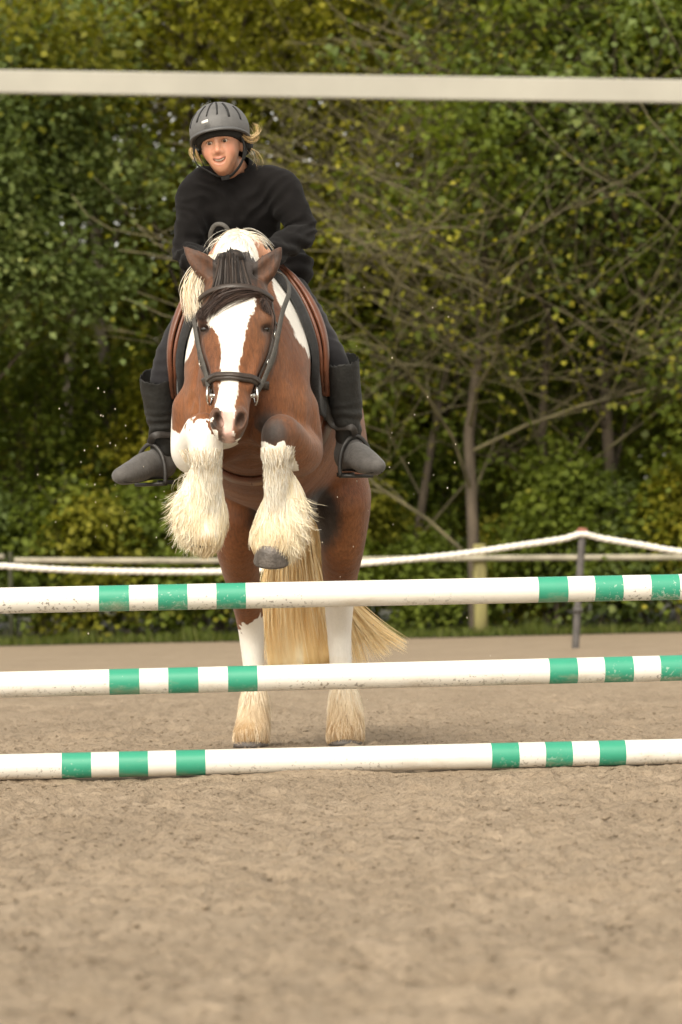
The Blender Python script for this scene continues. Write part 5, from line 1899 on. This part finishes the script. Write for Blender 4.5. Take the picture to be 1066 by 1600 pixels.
liner.ell(np.array([0, 0, -.012]) - HN_ * 10, 10.0, .006, op='sub')
liner.ell((0, -.012, .040), (.080, .100, .084), .004, op='sub')
v, q = liner.mesh(1)
mesh_obj('liner', to_w(v), q, MAT_BLACK, helm)
# short peak and rim
a = np.linspace(-2.2, 2.2, 45)
rx_, ry_ = np.sin(a) * .1065, -.012 + np.cos(a) * .1275
rim = np.stack([rx_, ry_, .010 + .30 * ry_], 1)
peak_w = np.clip(np.cos(a * 1.15), 0, 1) * (np.abs(a) < 1.35)
v, f = [], []
for i in range(len(a)):
    o = np.array([math.sin(a[i]) * .8, math.cos(a[i]), 0])
    p0 = rim[i]
    for du, dz in ((-.006, .008), (.002 + .018 * peak_w[i], .003 - .004 * peak_w[i]), (.003 + .019 * peak_w[i], -.004 - .005 * peak_w[i]), (-.010, -.007)):
        v.append(p0 + o * du + np.array([0, 0, dz]))
for i in range(len(a) - 1):
    for k in range(4):
        f.append((i * 4 + k, i * 4 + (k + 1) % 4, (i + 1) * 4 + (k + 1) % 4, (i + 1) * 4 + k))
mesh_obj('peak', to_w(np.array(v)), f, MAT_HELMET_RIM, helm)
bd = [(-.030, .132, .078), (-.010, .1375, .080)]
v, f = sweep(to_w(np.array([(-.034, .1265, .070), (-.022, .1315, .072), (-.010, .134, .073)])), strap_prof(.011, .006), to_w((0, .93, .37)) - HC)
mesh_obj('badge', v, f, MAT_BADGE, helm)
for s in (-1, 1):
    j = (s * .030, .052, -.122) if s > 0 else (.0, .058, -.124)
    for st in ([(s * .082, .035, .010), (s * .083, .020, -.030), (s * .066, .025, -.080), (s * .030, .045, -.118), (.004, .052, -.127)],
               [(s * .084, -.050, .0), (s * .086, -.02, -.030), (s * .072, .010, -.070)]):
        if s < 0 and st[0][1] > 0:      # slack strap standing off the cheek
            st = [(-.088, .035, .012), (-.098, .032, -.030), (-.088, .036, -.066), (-.055, .048, -.092), (-.03, .055, -.112), (.004, .052, -.127)]
        v, f = sweep(to_w(catmull(st, 5)), strap_prof(.014, .003), to_w((s, .25, -.3)) - HC)
        mesh_obj('chin_strap', v, f, MAT_BLACK, helm)
v, f = sweep(to_w(np.array([(-.010, .056, -.126), (.018, .054, -.126)])), strap_prof(.018, .008), hy)
mesh_obj('strap_buckle', v, f, MAT_BLACK, helm)
# dial harness behind the ear
HN = Sdf((-.14, -.17, -.12), (.14, .08, .06), .0045, .03)
HN.tube([(-.078, -.06, -.01, .012), (-.05, -.115, -.035, .018), (.0, -.125, -.04, .02), (.05, -.115, -.035, .018), (.083, -.055, -.02, .020), (.088, -.025, -.022, .016)], .01)
v, q = HN.mesh(1)
mesh_obj('harness', to_w(v), q, MAT_BLACK, helm)

# ---- hair: loose wisps escaping under the helmet
def wisp(name, pts, n, spread, rad=.0011):
    c = catmull(pts, 6)
    t = np.linspace(0, 1, len(c))
    off = rng.normal(size=(n, 1, 3)) * spread
    sh = np.interp(t, [0, .3, .8, 1], [.5, 1, 1, .4])[None, :, None]
    j = rng.normal(size=(n, 1, 3)) * spread * .8 * t[None, :, None] ** 2
    return hair_obj(name, to_w(c)[None] + off * sh + j, np.full(n, rad), MAT_BLOND, person)


wisp('hair', [(.084, .02, .015), (.101, .0, .000), (.118, -.02, .004), (.129, -.03, .020), (.127, -.03, .040), (.118, -.035, .048)], 20, .0050, .0008)
wisp('hair', [(.080, .03, .012), (.096, .0, -.008), (.112, -.02, -.010), (.124, -.03, .0), (.128, -.03, .014)], 14, .0060, .0008)
wisp('hair', [(.090, -.03, -.03), (.106, -.05, -.05), (.112, -.06, -.08), (.106, -.05, -.105)], 9, .010, .0008)
wisp('hair', [(-.088, .0, .010), (-.108, -.01, .004), (-.114, -.01, -.014), (-.104, .0, -.036), (-.086, .01, -.052)], 14, .0035, .0008)
wisp('hair', [(-.085, .04, -.01), (-.082, .035, -.035), (-.072, .03, -.06)], 16, .003, .0008)
# hair gathered at the nape
NP = [(0, -.10, .0), (0, -.125, -.05), (0, -.12, -.10)]
wisp('hair', NP, 300, .016, .0016)
